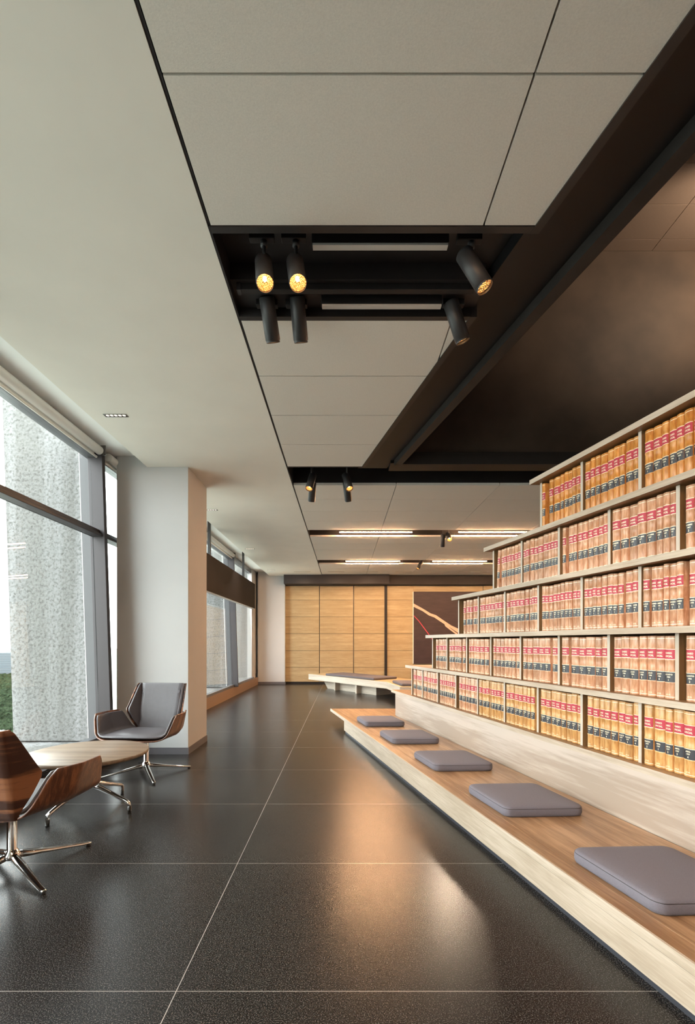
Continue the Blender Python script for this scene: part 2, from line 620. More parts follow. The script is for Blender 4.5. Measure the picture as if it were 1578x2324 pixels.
panel_zone([-0.60, 0.63, 1.865, 3.1], [-0.15, 0.43, 1.013, 1.596, 2.179], 1.345)
panel_zone([-0.60, 0.63, 1.865], [2.815, 3.41, 4.0, 4.59, 5.18], 1.345)
panel_zone([-0.60, 0.63, 1.865, 3.1], [-4.2, -3.6, -3.02, -2.44, -1.86, -1.28, -0.75], 1.345)
panel_zone(PX, [5.78, 6.35, 6.93, 7.51, 8.1])
panel_zone(PX, [8.6, 9.2, 9.79, 10.39, 11.06])
panel_zone(PX, [11.62, 12.24, 12.82, 13.4])

# black void above the openings
m = MB()
for (y0, y1) in ((-0.75, -0.15), (2.179, 2.815)):
    for p in cells([-0.60, 4], [y0, y1], 1.50, 0):
        m.prism(p, 3.2, 3.24)
    for ya, yb in ((y0 - .02, y0 + .0), (y1, y1 + .02)):
        for p in cells([-0.60, 4], [ya, yb], 1.353, 0):
            m.prism(p, CEIL + .06, 3.46)
    m.box(-0.612, -0.60, y0, y1, CEIL, 3.46)
m.box(-0.612, XR, 5.18, 5.78, 3.40, 3.46)
m.box(-0.612, XR, 8.1, 8.6, 3.30, 3.36)
m.box(-0.612, XR, 11.06, 11.62, 3.30, 3.36)
for y0, y1 in ((5.18, 5.78), (8.1, 8.6), (11.06, 11.62)):
    m.box(-0.60, XR, y1, y1 + .02, CEIL + .06, 3.46)
    m.box(-0.60, XR if y0 > 6 else 0.2, y0 - .02, y0, CEIL + .06, 3.46)
m.box(-0.613, -0.601, YF, 13.4, CEIL + .004, 3.46)
struct(m.build('ceiling', black))
# roof slab
m = MB()
m.box(-2.66, -0.6, YF, YB + .2, 3.3, 3.6)
m.box(-0.6, XR, 5.25, YB + .2, 3.46, 3.6)
for p in cells([-0.6, 4], [YF, 5.25], 1.7, 0):
    m.prism(p, 3.46, 3.6)
struct(m.build('ceiling', black))

# trims round the big opening and along the panels
m = MB()
for p in cells([-0.60, 4], [2.179, 2.214], 1.353, 0):
    m.prism(p, CEIL - .004, CEIL + .06)
for p in cells([-0.60, 4], [2.78, 2.815], 1.353, 0):
    m.prism(p, CEIL - .004, CEIL + .06)
for ya, yb in ((YF, -0.75), (-0.15, 2.214), (2.78, 5.18)):
    m.prism([(1.345 - T * ya, ya), (1.385 - T * ya, ya), (1.385 - T * yb, yb), (1.345 - T * yb, yb)], CEIL - .006, 3.2)
m.box(-0.60, 0.752, 2.56, 2.775, 3.115, 3.2)
m.prism([(-0.60, 5.165), (1.35 - T * 5.165, 5.165), (1.35 - T * 5.18, 5.18), (-0.60, 5.18)], CEIL - .004, CEIL + .06)
struct(m.build('trim_1', plain('dark_ceiling_lip', lin(44, 41, 41), 0.5)))
m = MB()
m.prism([(1.362 - T * YF, YF), (1.68 - T * YF, YF), (1.68 - T * 5.385, 5.385), (1.362 - T * 5.385, 5.385)], 3.13, 3.46)
m.box(0.50, XR, 5.15, 5.385, 3.10, 3.19)
struct(m.build('trim_2', beam_black))
m = MB()
m.prism([(1.68 - T * YF, YF), (1.755 - T * YF, YF), (1.755 - T * 5.10, 5.10), (1.68 - T * 5.14, 5.14)], CEIL, 3.46)
m.box(0.545, XR, 5.10, 5.14, CEIL, 3.2)
struct(m.build('trim_3', flange))

# double height opening: dark bronze far wall, brown ceiling above
m = MB()
m.box(0.2, XR, 5.14, 5.3, 3.2, 5.38)
struct(m.build('wall_upper_far', bronze))
m = MB()
m.prism([(1.70 - T * YF, YF), (1.755 - T * YF, YF), (1.755 - T * 5.14, 5.14), (1.70 - T * 5.14, 5.14)], 3.46, 5.5)
struct(m.build('wall_upper_left', bronze_dark))
m = MB()
uy = [5.14, 4.99, 4.593, 4.195, 3.80, 3.40, 3.0, 2.6, 2.2, 1.8, 1.4, 1.0, .6, .2, -.2, -4.2][::-1]
for i in range(len(uy) - 1):
    for xa, xb in ((0.2, 1.65), (1.65, 3.27), (3.27, 4.89), (4.89, 7.0)):
        m.box(xa + .003, xb - .003, uy[i] + .003, uy[i + 1] - .003, 5.346, 5.38, 0)
m.box(0.2, XR, YF, 5.3, 5.38, 5.5, 1)
struct(m.build('ceiling', [brown_panel, black]))

# walls
struct(MB().box(XR, XR + .2, YF, YB + .2, 0, 5.5).build('wall_right', white_paint))
struct(MB().box(-2.66, XR, YF - .2, YF, 0, 5.5).build('wall_front', white_paint))
struct(MB().box(-2.66, XR, YB, YB + .2, 0, 3.3).build('wall_back', white_paint))
struct(MB().box(-2.62, -2.5, 13.2, YB, 0, 3.19).build('wall_left', white_paint))

# square white pillars in the window wall
PIL = ((5.18, 5.88), (13.72, YB), (-3.4, -2.7))
for (y0, y1) in PIL:
    p = MB().box(-2.425, -1.662, y0, y1, 0, 3.19).build('wall_pillar', white_paint)
    struct(p)
    b = MB().box(-2.43, -1.655, y0 - .006, y1 + .006, 0, .072).build('baseboard_pillar', grey_base)
    struct(b)

# header and honey coloured wall panels at the far end
struct(MB().box(-1.66, 1.27, 13.45, YB, 2.82, CEIL + .06).build('trim_4', plain('slate_header', lin(50, 48, 50), 0.7)))
struct(MB().box(1.27, XR, 13.62, YB, 2.82, CEIL + .06).build('trim_5', plain('brown_header', lin(40, 35, 34), 0.7)))
struct(MB().box(-0.9, XR, 13.4, 13.62, CEIL + .01, CEIL + .05).build('trim_6', felt))
struct(MB().box(-1.70, -1.668, 13.8, YB, 0, 2.82).build('trim_7', black_wood))
struct(MB().box(1.175, 1.248, 13.84, YB, 0, 2.82).build('trim_8', black_wood))
struct(MB().box(-1.66, XR, 13.88, YB, 0, .06).build('baseboard_back', black_wood))
zj = [.06, .473, .953, 1.434, 1.92, 2.40, 2.81]


def wood_wall(name, x0, x1, y, zs=zj):
    m = MB()
    for a, b_ in zip(zs, zs[1:]):
        m.box(x0 + .003, x1 - .003, y, y + .03, a + .004, b_ - .004, 0)
    m.box(x0, x1, y + .012, y + .05, zs[0], zs[-1], 1)
    return m.build(name, [honey, black_wood])


for k, (a, b_, lab) in enumerate(((-1.668, -.695, 'honey oak sliding panel beside the white far pillar'), (-.682, .278, 'honey oak sliding panel, middle of the three left of the black gap'), (.296, 1.175, 'honey oak sliding panel just left of the wide black gap'))):
    d = empty('sliding_panel', ((a + b_) / 2, 13.87, .06))
    w = wood_wall('panel_face', a - (a + b_) / 2, b_ - (a + b_) / 2, 0, [z - .06 for z in zj])
    w.parent = d
    tag(d, lab, 'wall panel', 'honey oak panels closing the far end')
struct(wood_wall('wall_back_panelling', 1.248, 2.0, 13.87))
struct(wood_wall('wall_back_panelling', 2.0, 4.0, 13.9, zj))
struct(wood_wall('wall_back_panelling', 4.0, 5.6, 13.87))
struct(wood_wall('wall_back_panelling', 5.6, 7.0, 13.87))

# ================================================================== WINDOW WALL
LEAN = 0.033
GX = -2.46
MY = [-3.9, -0.95, 2.0, 4.95, 7.9, 10.85, 13.72]
for k in range(len(MY) - 1):
    y0, y1 = MY[k], MY[k + 1]
    if k == len(MY) - 2:
        y1 = 13.2
    w = empty('window_%d' % (k + 1), (GX, (y0 + y1) / 2, 0.2))
    struct(w)
    inv = Matrix.Translation((-GX, -(y0 + y1) / 2, -0.2))

    def wb(name, mat, boxes, bevel=0.004):
        m = MB(None, LEAN)
        for bx in boxes:
            m.box(*bx)
        for v in m.v:
            v.xyz = inv @ v
        return m.build(name, mat, w, bevel)
    yb = y1 - .05
    wb('mullion', alu_dark, [(GX - .03, GX + .12, y0 - .05, y0 - .012, .2, 3.12), (GX - .03, GX + .10, y0 + .012, y0 + .05, .2, 3.12), (GX - .03, GX + .04, y0 - .012, y0 + .012, .2, 3.12)])
    wb('transom', alu_dark, [(GX - .02, GX + .07, y0 + .05, yb, 2.30, 2.335), (GX - .02, GX + .095, y0 + .05, yb, 2.265, 2.295)])
    wb('window_head', alu, [(GX - .06, GX + .04, y0, y1, 3.07, 3.19), (GX - .06, GX + .03, y0, y1, .2, .25)])
    for z0, z1 in ((.25, 2.265), (2.335, 3.07)):
        wb('glass_pane', glass, [(GX - .004, GX + .004, y0 + .04, yb, z0, z1)], 0)
    # roller blind with its bracket
    if k < 5:
        r = empty('roller_blind', (-2.45, (y0 + y1) / 2, 3.12))
        L = (y1 - y0) / 2 - .09
        MB().tube([(0, -L, 0), (0, L, 0)], .042, 20).build('blind_roll', shade_white, r)
        MB().box(-.058, -.05, -L, L, -.05, .06).build('blind_cover', shade_white, r)
        MB().tube([(-.03, -L, -.062), (-.03, L, -.062)], .012, 10).build('bottom_bar', shade_white, r)
        MB().tube([(0, L, 0), (0, L + .05, 0)], .014, 12).box(-.012, .04, L + .045, L + .055, -.03, .07).build('bracket', chrome_dark, r)
        tag(r, ['white roller blind rolled up behind the camera end', 'white roller blind rolled up before the nearest armchair', 'white rolled up blind above the window beside the table',
                'white rolled up blind beside the big white pillar', 'white rolled up blind above the hanging bronze panel'][k], 'blind')
struct(MB().box(-2.62, -2.40, YF, 5.18, 0, .2).build('trim_9', sill_brown))
struct(MB().box(-2.62, -2.50, 5.18, 5.88, 0, .2).build('trim_9', sill_brown))
m = MB().box(-2.62, -2.42, 5.88, 13.72, 0, .2)
struct(m.build('trim_9', sill_brown))
# grille of the window sill
m = MB()
for k in range(5):
    m.box(-2.40, -2.34 - 0.0, 2.0, 5.1, .14 + .012 * k, .146 + .012 * k)
struct(m.build('trim_10', alu_dark))

# concrete fins outside with their metal jamb
for k, y in enumerate(MY[1:]):
    f = empty('concrete_fin', (-3.0, y + .05, -1.0))
    m = MB(Matrix.Translation((3.0, -(y + .05), 1.0)))
    q = MB(None, LEAN); q.box(-3.40, -2.615, y + .05, min(y + .5, 13.93), .18, 4.0)
    m.add(q.v, q.f)
    m.build('stone_face', concrete, f)
    q = MB(None, LEAN); q.box(-2.615, GX - .03, y + .03, y + .12, .2, 3.3)
    m = MB(Matrix.Translation((3.0, -(y + .05), 1.0))); m.add(q.v, q.f)
    m.build('jamb_cladding', jamb_mat, f)
    q = MB(None, LEAN); q.box(-2.627, -2.613, y + .044, y + .05, .18, 3.9)
    m = MB(Matrix.Translation((3.0, -(y + .05), 1.0))); m.add(q.v, q.f)
    m.build('edge_bead', shade_white, f)
    tag(f, ['rough concrete fin outside the window behind the camera', 'rough concrete fin outside, out past the near armchair', 'large rough white concrete fin outside the left window',
            'rough concrete fin hidden behind the white pillar', 'rough concrete fin seen left of the brown mullion beyond the pillar', 'rough concrete fin seen through the farthest window'][k], 'concrete fin')
m = MB()
m.box(-3.45, -2.63, YF, 13.93, -1.2, .165)
tag(m.build('concrete_ledge', concrete), 'rough concrete ledge running outside below the windows', 'ledge')

# positions of the books and uprights along the bookcase, metres: (centre, thickness) per bay
BOOKS = {
 0: [[(5.7845,0.0446),(5.7393,0.0446),(5.6725,0.0516),(5.6273,0.0376),(5.5901,0.0357),(5.5491,0.045)],
     [(5.4498,0.0562),(5.3943,0.0538),(5.3264,0.0406),(5.2829,0.0452),(5.2292,0.061),(5.1565,0.0832),(5.0838,0.0437)],
     [(4.9828,0.0453),(4.9396,0.0399),(4.8932,0.0517),(4.8419,0.0496),(4.7916,0.0498),(4.7417,0.0488),(4.6907,0.0521),(4.6406,0.0469)],
     [(4.498,0.0639),(4.4343,0.0337),(4.3984,0.0369),(4.3561,0.0464),(4.3073,0.05),(4.2442,0.0751),(4.1749,0.045)],
     [(4.0846,0.0528),(4.0243,0.0666),(3.9561,0.0561),(3.8989,0.0145),(3.8667,0.0486),(3.8188,0.046),(3.7653,0.0598),(3.7095,0.0421)],
     [(3.628,0.0553),(3.5661,0.0582),(3.5047,0.0633),(3.4415,0.0534),(3.3876,0.0531),(3.3302,0.0418),(3.2862,0.045)],
     [(3.1588,0.0647),(3.0923,0.0538),(3.0372,0.0551),(2.9824,0.0534),(2.9293,0.0517),(2.8729,0.0545),(2.8169,0.0509),(2.774,0.0313)],
     [(2.6761,0.0486),(2.6167,0.0513),(2.5681,0.038),(2.5238,0.0493),(2.4704,0.0534),(2.4152,0.0504),(2.3598,0.0559),(2.31,0.0388)],
     [(2.2271,0.0591),(2.1587,0.0669),(2.0986,0.0457),(2.0436,0.0569),(1.9805,0.0651)]],
 1: [[(5.0767,0.0627),(5.0022,0.0349),(4.9571,0.0541),(4.8961,0.0666),(4.8415,0.0415)],
     [(4.7269,0.0699),(4.6619,0.0588),(4.6017,0.0605),(4.5458,0.0502),(4.4989,0.0424),(4.4145,0.0579)],
     [(4.2888,0.0326),(4.2471,0.0496),(4.1914,0.0605),(4.1278,0.0655),(4.0561,0.0667),(3.9859,0.0725)],
     [(3.8334,0.039),(3.7799,0.0667),(3.7129,0.0521),(3.6545,0.0635),(3.5927,0.0524),(3.5362,0.049),(3.4825,0.0459)],
     [(3.3805,0.0529),(3.3213,0.0644),(3.2492,0.0762),(3.1744,0.0722),(3.106,0.0634),(3.0212,0.0565)],
     [(2.913,0.0731),(2.815,0.0766),(2.7436,0.0651),(2.67,0.081),(2.6003,0.0534),(2.5502,0.0455)],
     [(2.449,0.0615),(2.3861,0.0631),(2.324,0.06),(2.2646,0.0539),(2.2095,0.0549),(2.152,0.0556),(2.0908,0.0619)],
     [(1.9692,0.0564)]],
 2: [[(4.4073,0.0455),(4.3319,0.0615),(4.2674,0.0483),(4.2043,0.0539),(4.1473,0.0214)],
     [(4.0707,0.0459),(4.023,0.0482),(3.9748,0.0471),(3.9252,0.0461),(3.872,0.0592),(3.8095,0.0647),(3.745,0.0501),(3.6929,0.0226)],
     [(3.621,0.0452),(3.5747,0.0461),(3.5273,0.0476),(3.4742,0.0525),(3.4194,0.0558),(3.3554,0.0499),(3.3046,0.0299),(3.2724,0.0333),(3.2391,0.0321)],
     [(3.1485,0.041),(3.1046,0.0364),(3.063,0.0455),(3.0124,0.0428),(2.975,0.031),(2.9363,0.045),(2.8946,0.0372),(2.8566,0.0377),(2.8141,0.0461),(2.774,0.0329)],
     [(2.7083,0.0416),(2.6696,0.0347),(2.632,0.0392),(2.5916,0.0367),(2.5513,0.0426),(2.5047,0.0494),(2.46,0.0387),(2.4161,0.0419),(2.3623,0.0521),(2.3115,0.0394)],
     [(2.2386,0.0421),(2.1863,0.0408),(2.1476,0.0355),(2.1108,0.0353),(2.0712,0.0427),(2.0286,0.0398),(1.9596,0.0418)]],
 3: [[(3.7945,0.039),(3.7039,0.045),(3.6628,0.036),(3.6269,0.0347),(3.5922,0.0334),(3.5537,0.0424),(3.5053,0.0508),(3.4582,0.0422)],
     [(3.3866,0.0383),(3.3452,0.0433),(3.2934,0.0477),(3.2467,0.0444),(3.1881,0.061),(3.1272,0.0595),(3.0801,0.0334),(3.0418,0.0361),(3.0044,0.0375)],
     [(2.9227,0.0351),(2.8523,0.0551),(2.807,0.0344),(2.7645,0.0493),(2.7164,0.0458),(2.6685,0.0488),(2.6204,0.0461),(2.5758,0.0418),(2.537,0.0348)],
     [(2.4549,0.06),(2.3902,0.0597),(2.3305,0.0584),(2.2706,0.0602),(2.2092,0.0615),(2.1564,0.0407),(2.1135,0.0401),(2.0708,0.0357)],
     [(1.9788,0.0475),(1.9277,0.0511)]],
 4: [[(3.1441,0.0352),(3.0566,0.0434),(3.0032,0.0622),(2.9428,0.035),(2.9037,0.0419),(2.8602,0.0439),(2.8181,0.0355),(2.7781,0.0435)],
     [(2.6945,0.0456),(2.6466,0.0396),(2.6062,0.0401),(2.5574,0.0563),(2.5021,0.0511),(2.4559,0.04),(2.4145,0.0418),(2.3593,0.0562),(2.3108,0.0397)],
     [(2.2214,0.054),(2.1652,0.0545),(2.1166,0.0416),(2.0739,0.0425),(2.0304,0.0433),(1.9851,0.0461),(1.9352,0.0479)]],
}
DIVS = {
 0: [5.8628, 5.5065, 5.0494, 4.5944, 4.1383, 3.6759, 3.2153, 2.7458, 2.2781],
 1: [5.1955, 4.8083, 4.3561, 3.898, 3.4409, 2.9741, 2.511, 2.0457],
 2: [4.5292, 4.1241, 3.6691, 3.2105, 2.745, 2.2793],
 3: [3.8516, 3.4246, 2.9732, 2.5071, 2.0404],
 4: [3.1747, 2.7438, 2.2784],
}

# ================================================================== BOOKCASE AND LOW STEP SEAT (own axes: x into the shelf, y along it away from the camera)
A_SEAT, A_CASE = 1.437, 2.196
V0 = A_CASE * CO                 # distance of the shelf front from the camera
VS = A_SEAT * CO
ZB = [.527 + .376 * k for k in range(6)]
BT = .034
END_U = [6.533, 5.951, 5.265, 4.573, 3.918, 3.233]
U_NEAR = 0.9
ROT = TH


def W(v, u, z=0.0):
    return (v * CO - u * SI, v * SI + u * CO, z)


def slanted(v0, v1, u0, u_end_front, vf):
    """board outline whose far end is cut parallel to the room's width; u_end_front is given at v = vf"""
    e = lambda v: u_end_front - (v - vf) * T
    return [(v0, u0), (v1, u0), (v1, e(v1)), (v0, e(v0))]


case = empty('bookcase', W(V0, 0, 0), ROT)
inv = Matrix.Translation((-V0, 0, 0))
for k in range(6):
    d = .60 if k == 0 else .40
    m = MB(inv)
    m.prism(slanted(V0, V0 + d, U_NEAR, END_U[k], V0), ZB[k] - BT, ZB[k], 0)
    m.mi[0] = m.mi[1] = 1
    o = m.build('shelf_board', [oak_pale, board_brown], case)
DV = .06 * CO
for r in range(5):
    for i, u in enumerate(DIVS[r] + [DIVS[r][-1] - .467] + ([DIVS[r][-1] - .934] if True else [])):
        if u < U_NEAR + .03:
            continue
        m = MB(inv)
        z0, z1 = ZB[r], ZB[r + 1] - BT
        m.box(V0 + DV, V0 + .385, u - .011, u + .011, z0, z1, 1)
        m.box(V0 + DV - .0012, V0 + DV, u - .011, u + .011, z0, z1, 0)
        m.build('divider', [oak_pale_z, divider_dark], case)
    m = MB(inv)
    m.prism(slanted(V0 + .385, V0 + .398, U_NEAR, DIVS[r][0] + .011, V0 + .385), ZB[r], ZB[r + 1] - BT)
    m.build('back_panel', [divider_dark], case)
m = MB(inv)
m.prism(slanted(V0 + .004, V0 + .02, U_NEAR, 6.359, V0), .19, ZB[0] - BT)
m.prism(slanted(V0 + .02, V0 + .55, U_NEAR, 6.355, V0), .002, ZB[0] - BT)
m.build('base_panel', [oak_riser], case)
tag(case, 'tall stepped oak bookcase full of bound law volumes', 'bookcase')

bench = empty('step_bench', W(VS, 0, 0), ROT)
invs = Matrix.Translation((-VS, 0, 0))
ZS = .19
e = 7.22
# seat top in three planks with fine joints, pale edge strip in front
for (va, vb_) in ((VS + .012, VS + .088), (VS + .0895, V0 - .18), (V0 - .1785, V0 + .0)):
    m = MB(invs)
    m.prism(slanted(va, vb_, U_NEAR, e, VS), ZS - .036, ZS)
    m.build('seat_plank', [oak_seat], bench, .0008)
m = MB(invs)
m.prism([(V0, 6.362), (V0 + .6, 6.362 - .6 * T), (V0 + .6, e - (.6 + V0 - VS) * T), (V0, e - (V0 - VS) * T)], ZS - .036, ZS)
m.build('seat_plank', [oak_seat], bench)
m = MB(invs)
m.prism(slanted(VS, VS + .011, U_NEAR, e, VS), ZS - .038, ZS + .0005)
m.build('edge_strip', [oak_pale], bench, .001)
m = MB(invs)
m.prism(slanted(VS + .001, VS + .02, U_NEAR, 4.0, VS), .03, ZS - .039)
m.prism(slanted(VS + .001, VS + .02, 4.002, 6.27, VS), .03, ZS - .039)
m.prism([(VS + .02, 6.27 - .02 * T), (V0 - .002, 6.27 - (V0 - VS) * T), (V0 - .002, 6.25 - (V0 - VS) * T), (VS + .02, 6.25 - .02 * T)], .03, ZS - .039)
m.build('front_panel', [oak_pale], bench)
m = MB(invs)
m.prism(slanted(VS + .014, VS + .05, U_NEAR, 6.25, VS), .0, .032)
m.build('kick_plinth', [plinth_mat], bench)
tag(bench, 'long low oak step seat running along the foot of the bookcase', 'bench')

# ------------------------------------------------------------------ lettering
TXT = {}


def text2d(s, bold=0.018):
    if s in TXT:
        return TXT[s]
    cu = bpy.data.curves.new('lettering', 'FONT')
    cu.body = s
    cu.resolution_u = 2
    cu.offset = bold
    cu.align_x = 'CENTER'
    o = bpy.data.objects.new('lettering', cu)
    COL.objects.link(o)
    bpy.context.view_layer.update()
    dg = bpy.context.evaluated_depsgraph_get()
    me = bpy.data.meshes.new_from_object(o.evaluated_get(dg))
    v = [(p.co.x, p.co.y) for p in me.vertices]
    f = [tuple(p.vertices) for p in me.polygons]
    bpy.data.objects.remove(o)
    bpy.data.meshes.remove(me)
    w = max(a for a, b in v) - min(a for a, b in v)
    TXT[s] = (v, f, w)
    return TXT[s]


BH = .328
BD = .25
NA = 10


def arc(w, k, off=0.0, frac=1.0):
    s = (2 * k / NA - 1) * frac
    bulge = min(.011, w * .2)
    return (bulge * s * s * s * s * .55 + bulge * s * s * .45 - off, s * w / 2)


def arc_x(w, y):
    s = max(-1, min(1, 2 * y / w))
    bulge = min(.011, w * .2)
    return bulge * s ** 4 * .55 + bulge * s * s * .45


CACHE = {}


def cover_mesh(w, leath):
    key = ('c', w, leath.name)
    if key in CACHE:
        return CACHE[key]
    m = MB()
    lv = [(0, -.0008, 0), (.004, 0, 0), (.010, 0, 1), (.013, 0, 0)]
    for fz in (.255, .445, .615, .805):
        z = fz * BH
        lv += [(z - .0042, 0, 0), (z - .0022, .0019, 0), (z + .0022, .0019, 0), (z + .0042, 0, 0)]
    lv += [(BH - .0145, 0, 1), (BH - .012, 0, 0), (BH - .003, 0, 0), (BH, -.0012, 0)]
    lv.sort()
    rings = []
    for z, off, g in lv:
        r = [(arc(w, k, off)[0], arc(w, k, off)[1], z) for k in range(NA + 1)]
        r += [(BD, w / 2, z), (BD, -w / 2, z)]
        rings.append(r)
    n_ = len(rings[0])
    vs_ = [p for r in rings for p in r]
    fs, ms = [], []
    for a in range(len(rings) - 1):
        for i in range(n_):
            j = (i + 1) % n_
            fs.append((a * n_ + i, a * n_ + j, (a + 1) * n_ + j, (a + 1) * n_ + i))
            ms.append(1 if (lv[a][2] and i < NA) else 0)
    m.add(vs_, fs, ms, True)
    o = len(vs_) - n_
    m.f += [list(range(n_))[::-1], [o + i for i in range(n_)]]
    m.mi += [0, 0]; m.sm += [False, False]
    me = m.mesh('cover', [leath, gilt])
    CACHE[key] = me
    return me


def label_mesh(kind, w, lines):
    """crimson title label or black date label wrapped round the spine, tooled edges and lettering"""
    key = (kind, w, tuple(lines))
    if key in CACHE:
        return CACHE[key]
    m = MB()
    z0, z1 = {'title': (.634, .785), 'date': (.268, .425)}[kind]
    z0 *= BH; z1 *= BH
    rows = [(z0 - .0026, 1), (z0, 0), (z1, 1), (z1 + .0026, 1)]
    rings = [[(arc(w, k, .0007)[0], arc(w, k, .0007)[1], z) for k in range(NA + 1)] for z, g in rows]
    n_ = NA + 1
    fs, ms = [], []
    for a in range(3):
        for i in range(NA):
            fs.append((a * n_ + i, (a + 1) * n_ + i, (a + 1) * n_ + i + 1, a * n_ + i + 1))
            ms.append(rows[a][1])
    m.add([p for r in rings for p in r], fs, ms, True)
    for (s, zc, size, maxw) in lines:
        v, f, tw = text2d(s)
        sc = min(size, maxw * w / tw)
        vs_ = []
        for a, b in v:
            y = -a * sc
            vs_.append((arc_x(w, y) - .0012, y, zc * BH + b * size))
        m.add(vs_, f, 1)
    me = m.mesh(kind + '_label', [red_lab if kind == 'title' else black_lab, gilt])
    CACHE[key] = me
    return me


def initials_mesh(w):
    key = ('i', w)
    if key in CACHE:
        return CACHE[key]
    v, f, tw = text2d('J.C.G.')
    sc = min(.0105, .6 * w / tw)
    m = MB()
    m.add([(arc_x(w, -a * sc) - .0012, -a * sc, .021 + b * .0095) for a, b in v], f, 0)
    CACHE[key] = m.mesh('owner_initials', [gilt])
    return CACHE[key]


MONTHS = ['ENERO', 'FEBRERO', 'MARZO', 'ABRIL', 'MAYO', 'JUNIO', 'JULIO', 'AGOSTO', 'SEPTIEMBRE', 'OCTUBRE', 'NOVIEMBRE', 'DICIEMBRE']


def back_dates(n_, mi, year, vol, per):
    out = []
    for _ in range(n_):
        out.append((MONTHS[mi], year, vol))
        vol -= 1
        if vol < 1:
            mi -= 1
            if mi < 0:
                mi = 11; year -= 1
            vol = per(mi)
    return out[::-1]


per_row = {0: (3, 1997, 4, lambda q: 5 if q == 2 else 4), 1: (7, 1984, 2, lambda q: 3 if q == 4 else 4), 2: (3, 1970, 1, lambda q: 2),
           3: (11, 1957, 3, lambda q: 2 if q != 9 else 3), 4: (4, 1954, 3, lambda q: 2)}
ORD = ['first', 'second', 'third', 'fourth', 'fifth', 'sixth', 'seventh', 'eighth', 'ninth', 'tenth', 'eleventh']
ROWN = ['bottom', 'second', 'middle', 'fourth', 'top']
GROUPN = ['law books on the bottom shelf row', 'law books on the second shelf row', 'law books on the middle shelf row', 'law books on the fourth shelf row', 'law books on the top shelf row']
rnd = random.Random(3)
BV = V0 + DV - .004              # spine plane
# the rows run on past the right edge of the picture: fill the started bay and one more
SEEN = {r: sum(len(c_) for c_ in BOOKS[r]) for r in BOOKS}
for r in range(5):
    u_, w_l = BOOKS[r][-1][-1]
    u_ -= w_l / 2 + .0006
    stop = DIVS[r][-1] - .467
    for bay in range(2):
        if bay:
            BOOKS[r].append([])
            u_, stop = stop - .0125 - .02, stop - .467
        while True:
            w_n = rnd.choice((.044, .050, .054, .060))
            if u_ - w_n < stop + .0125 or u_ - w_n < 1.2:
                break
            BOOKS[r][-1].append((u_ - w_n / 2, w_n))
            u_ -= w_n + .0006


def forward_dates(n_, last, per):
    mi, year, vol = MONTHS.index(last[0]), last[1], last[2]
    out = []
    for _ in range(n_):
        vol += 1
        if vol > per(mi):
            vol = 1; mi += 1
            if mi > 11:
                mi = 0; year += 1
        out.append((MONTHS[mi], year, vol))
    return out


for r in range(5):
    total = sum(len(c_) for c_ in BOOKS[r])
    dates = back_dates(SEEN[r], *per_row[r])
    dates += forward_dates(total - SEEN[r], dates[-1], per_row[r][3])
    q = 0
    for ci, comp in enumerate(BOOKS[r]):
        for bi, (u, w) in enumerate(comp):
            w2 = max(.012, math.floor(w / .002) * .002)
            if r == 4:
                le = warm_lit_leather
            elif r == 0:
                le = honey_leather if ci >= 4 else tan_leather
            else:
                le = tan_leather
            hz = rnd.uniform(.985, 1.01)
            b = empty('law_book', W(BV + rnd.uniform(-.003, .005), u, ZB[r] + .0006), ROT)
            b.scale = (1, 1, hz)
            for nm, me in (('cover', cover_mesh(w2, le)),
                           ('title_label', label_mesh('title', w2, [('DIARIO', .715, .0135, .6), ('OFICIAL', .664, .0135, .7)])),
                           ('date_label', label_mesh('date', w2, [(dates[q][0], .378, .0105, .74), (str(dates[q][1]), .338, .0105, .4), (str(dates[q][2]), .288, .0145, .5)]))):
                o = bpy.data.objects.new(nm, me)
                COL.objects.link(o)
                o.parent = b
            if r <= 2 and w2 > .024:
                o = bpy.data.objects.new('owner_initials', initials_mesh(w2))
                COL.objects.link(o)
                o.parent = b
            lean = ''
            if r == 3 and ci == 0 and bi == 0:
                b.rotation_euler = (math.radians(4.0), 0, ROT)
                b.location = W(BV, u - .012, ZB[r] + .003)
                lab = 'thin tan law book leaning at the far left end of the fourth book row'
            else:
                lab = '%s law book, %s from left in %s bay of the %s book row' % ('warm lit tan' if r == 4 else 'tan', ORD[bi], ORD[ci], ROWN[r])
            tag(b, lab, 'book', GROUPN[r])
            q += 1

# ------------------------------------------------------------------ seat cushions


def rounded_poly(poly, rad, n_=7):
    out = []
    k = len(poly)
    for i in range(k):
        p0, p1, p2 = Vector(poly[i - 1]), Vector(poly[i]), Vector(poly[(i + 1) % k])
        a, b = (p0 - p1).normalized(), (p2 - p1).normalized()
        ang = a.angle(b)
        d = rad / math.tan(ang / 2)
        s, e_ = p1 + a * d, p1 + b * d
        c = p1 + (a + b).normalized() * (rad / math.sin(ang / 2))
        va, vb2 = s - c, e_ - c
        for j in range(n_ + 1):
            t_ = j / n_
            v = va.lerp(vb2, t_).normalized() * rad
            out.append((c.x + v.x, c.y + v.y))
    return out


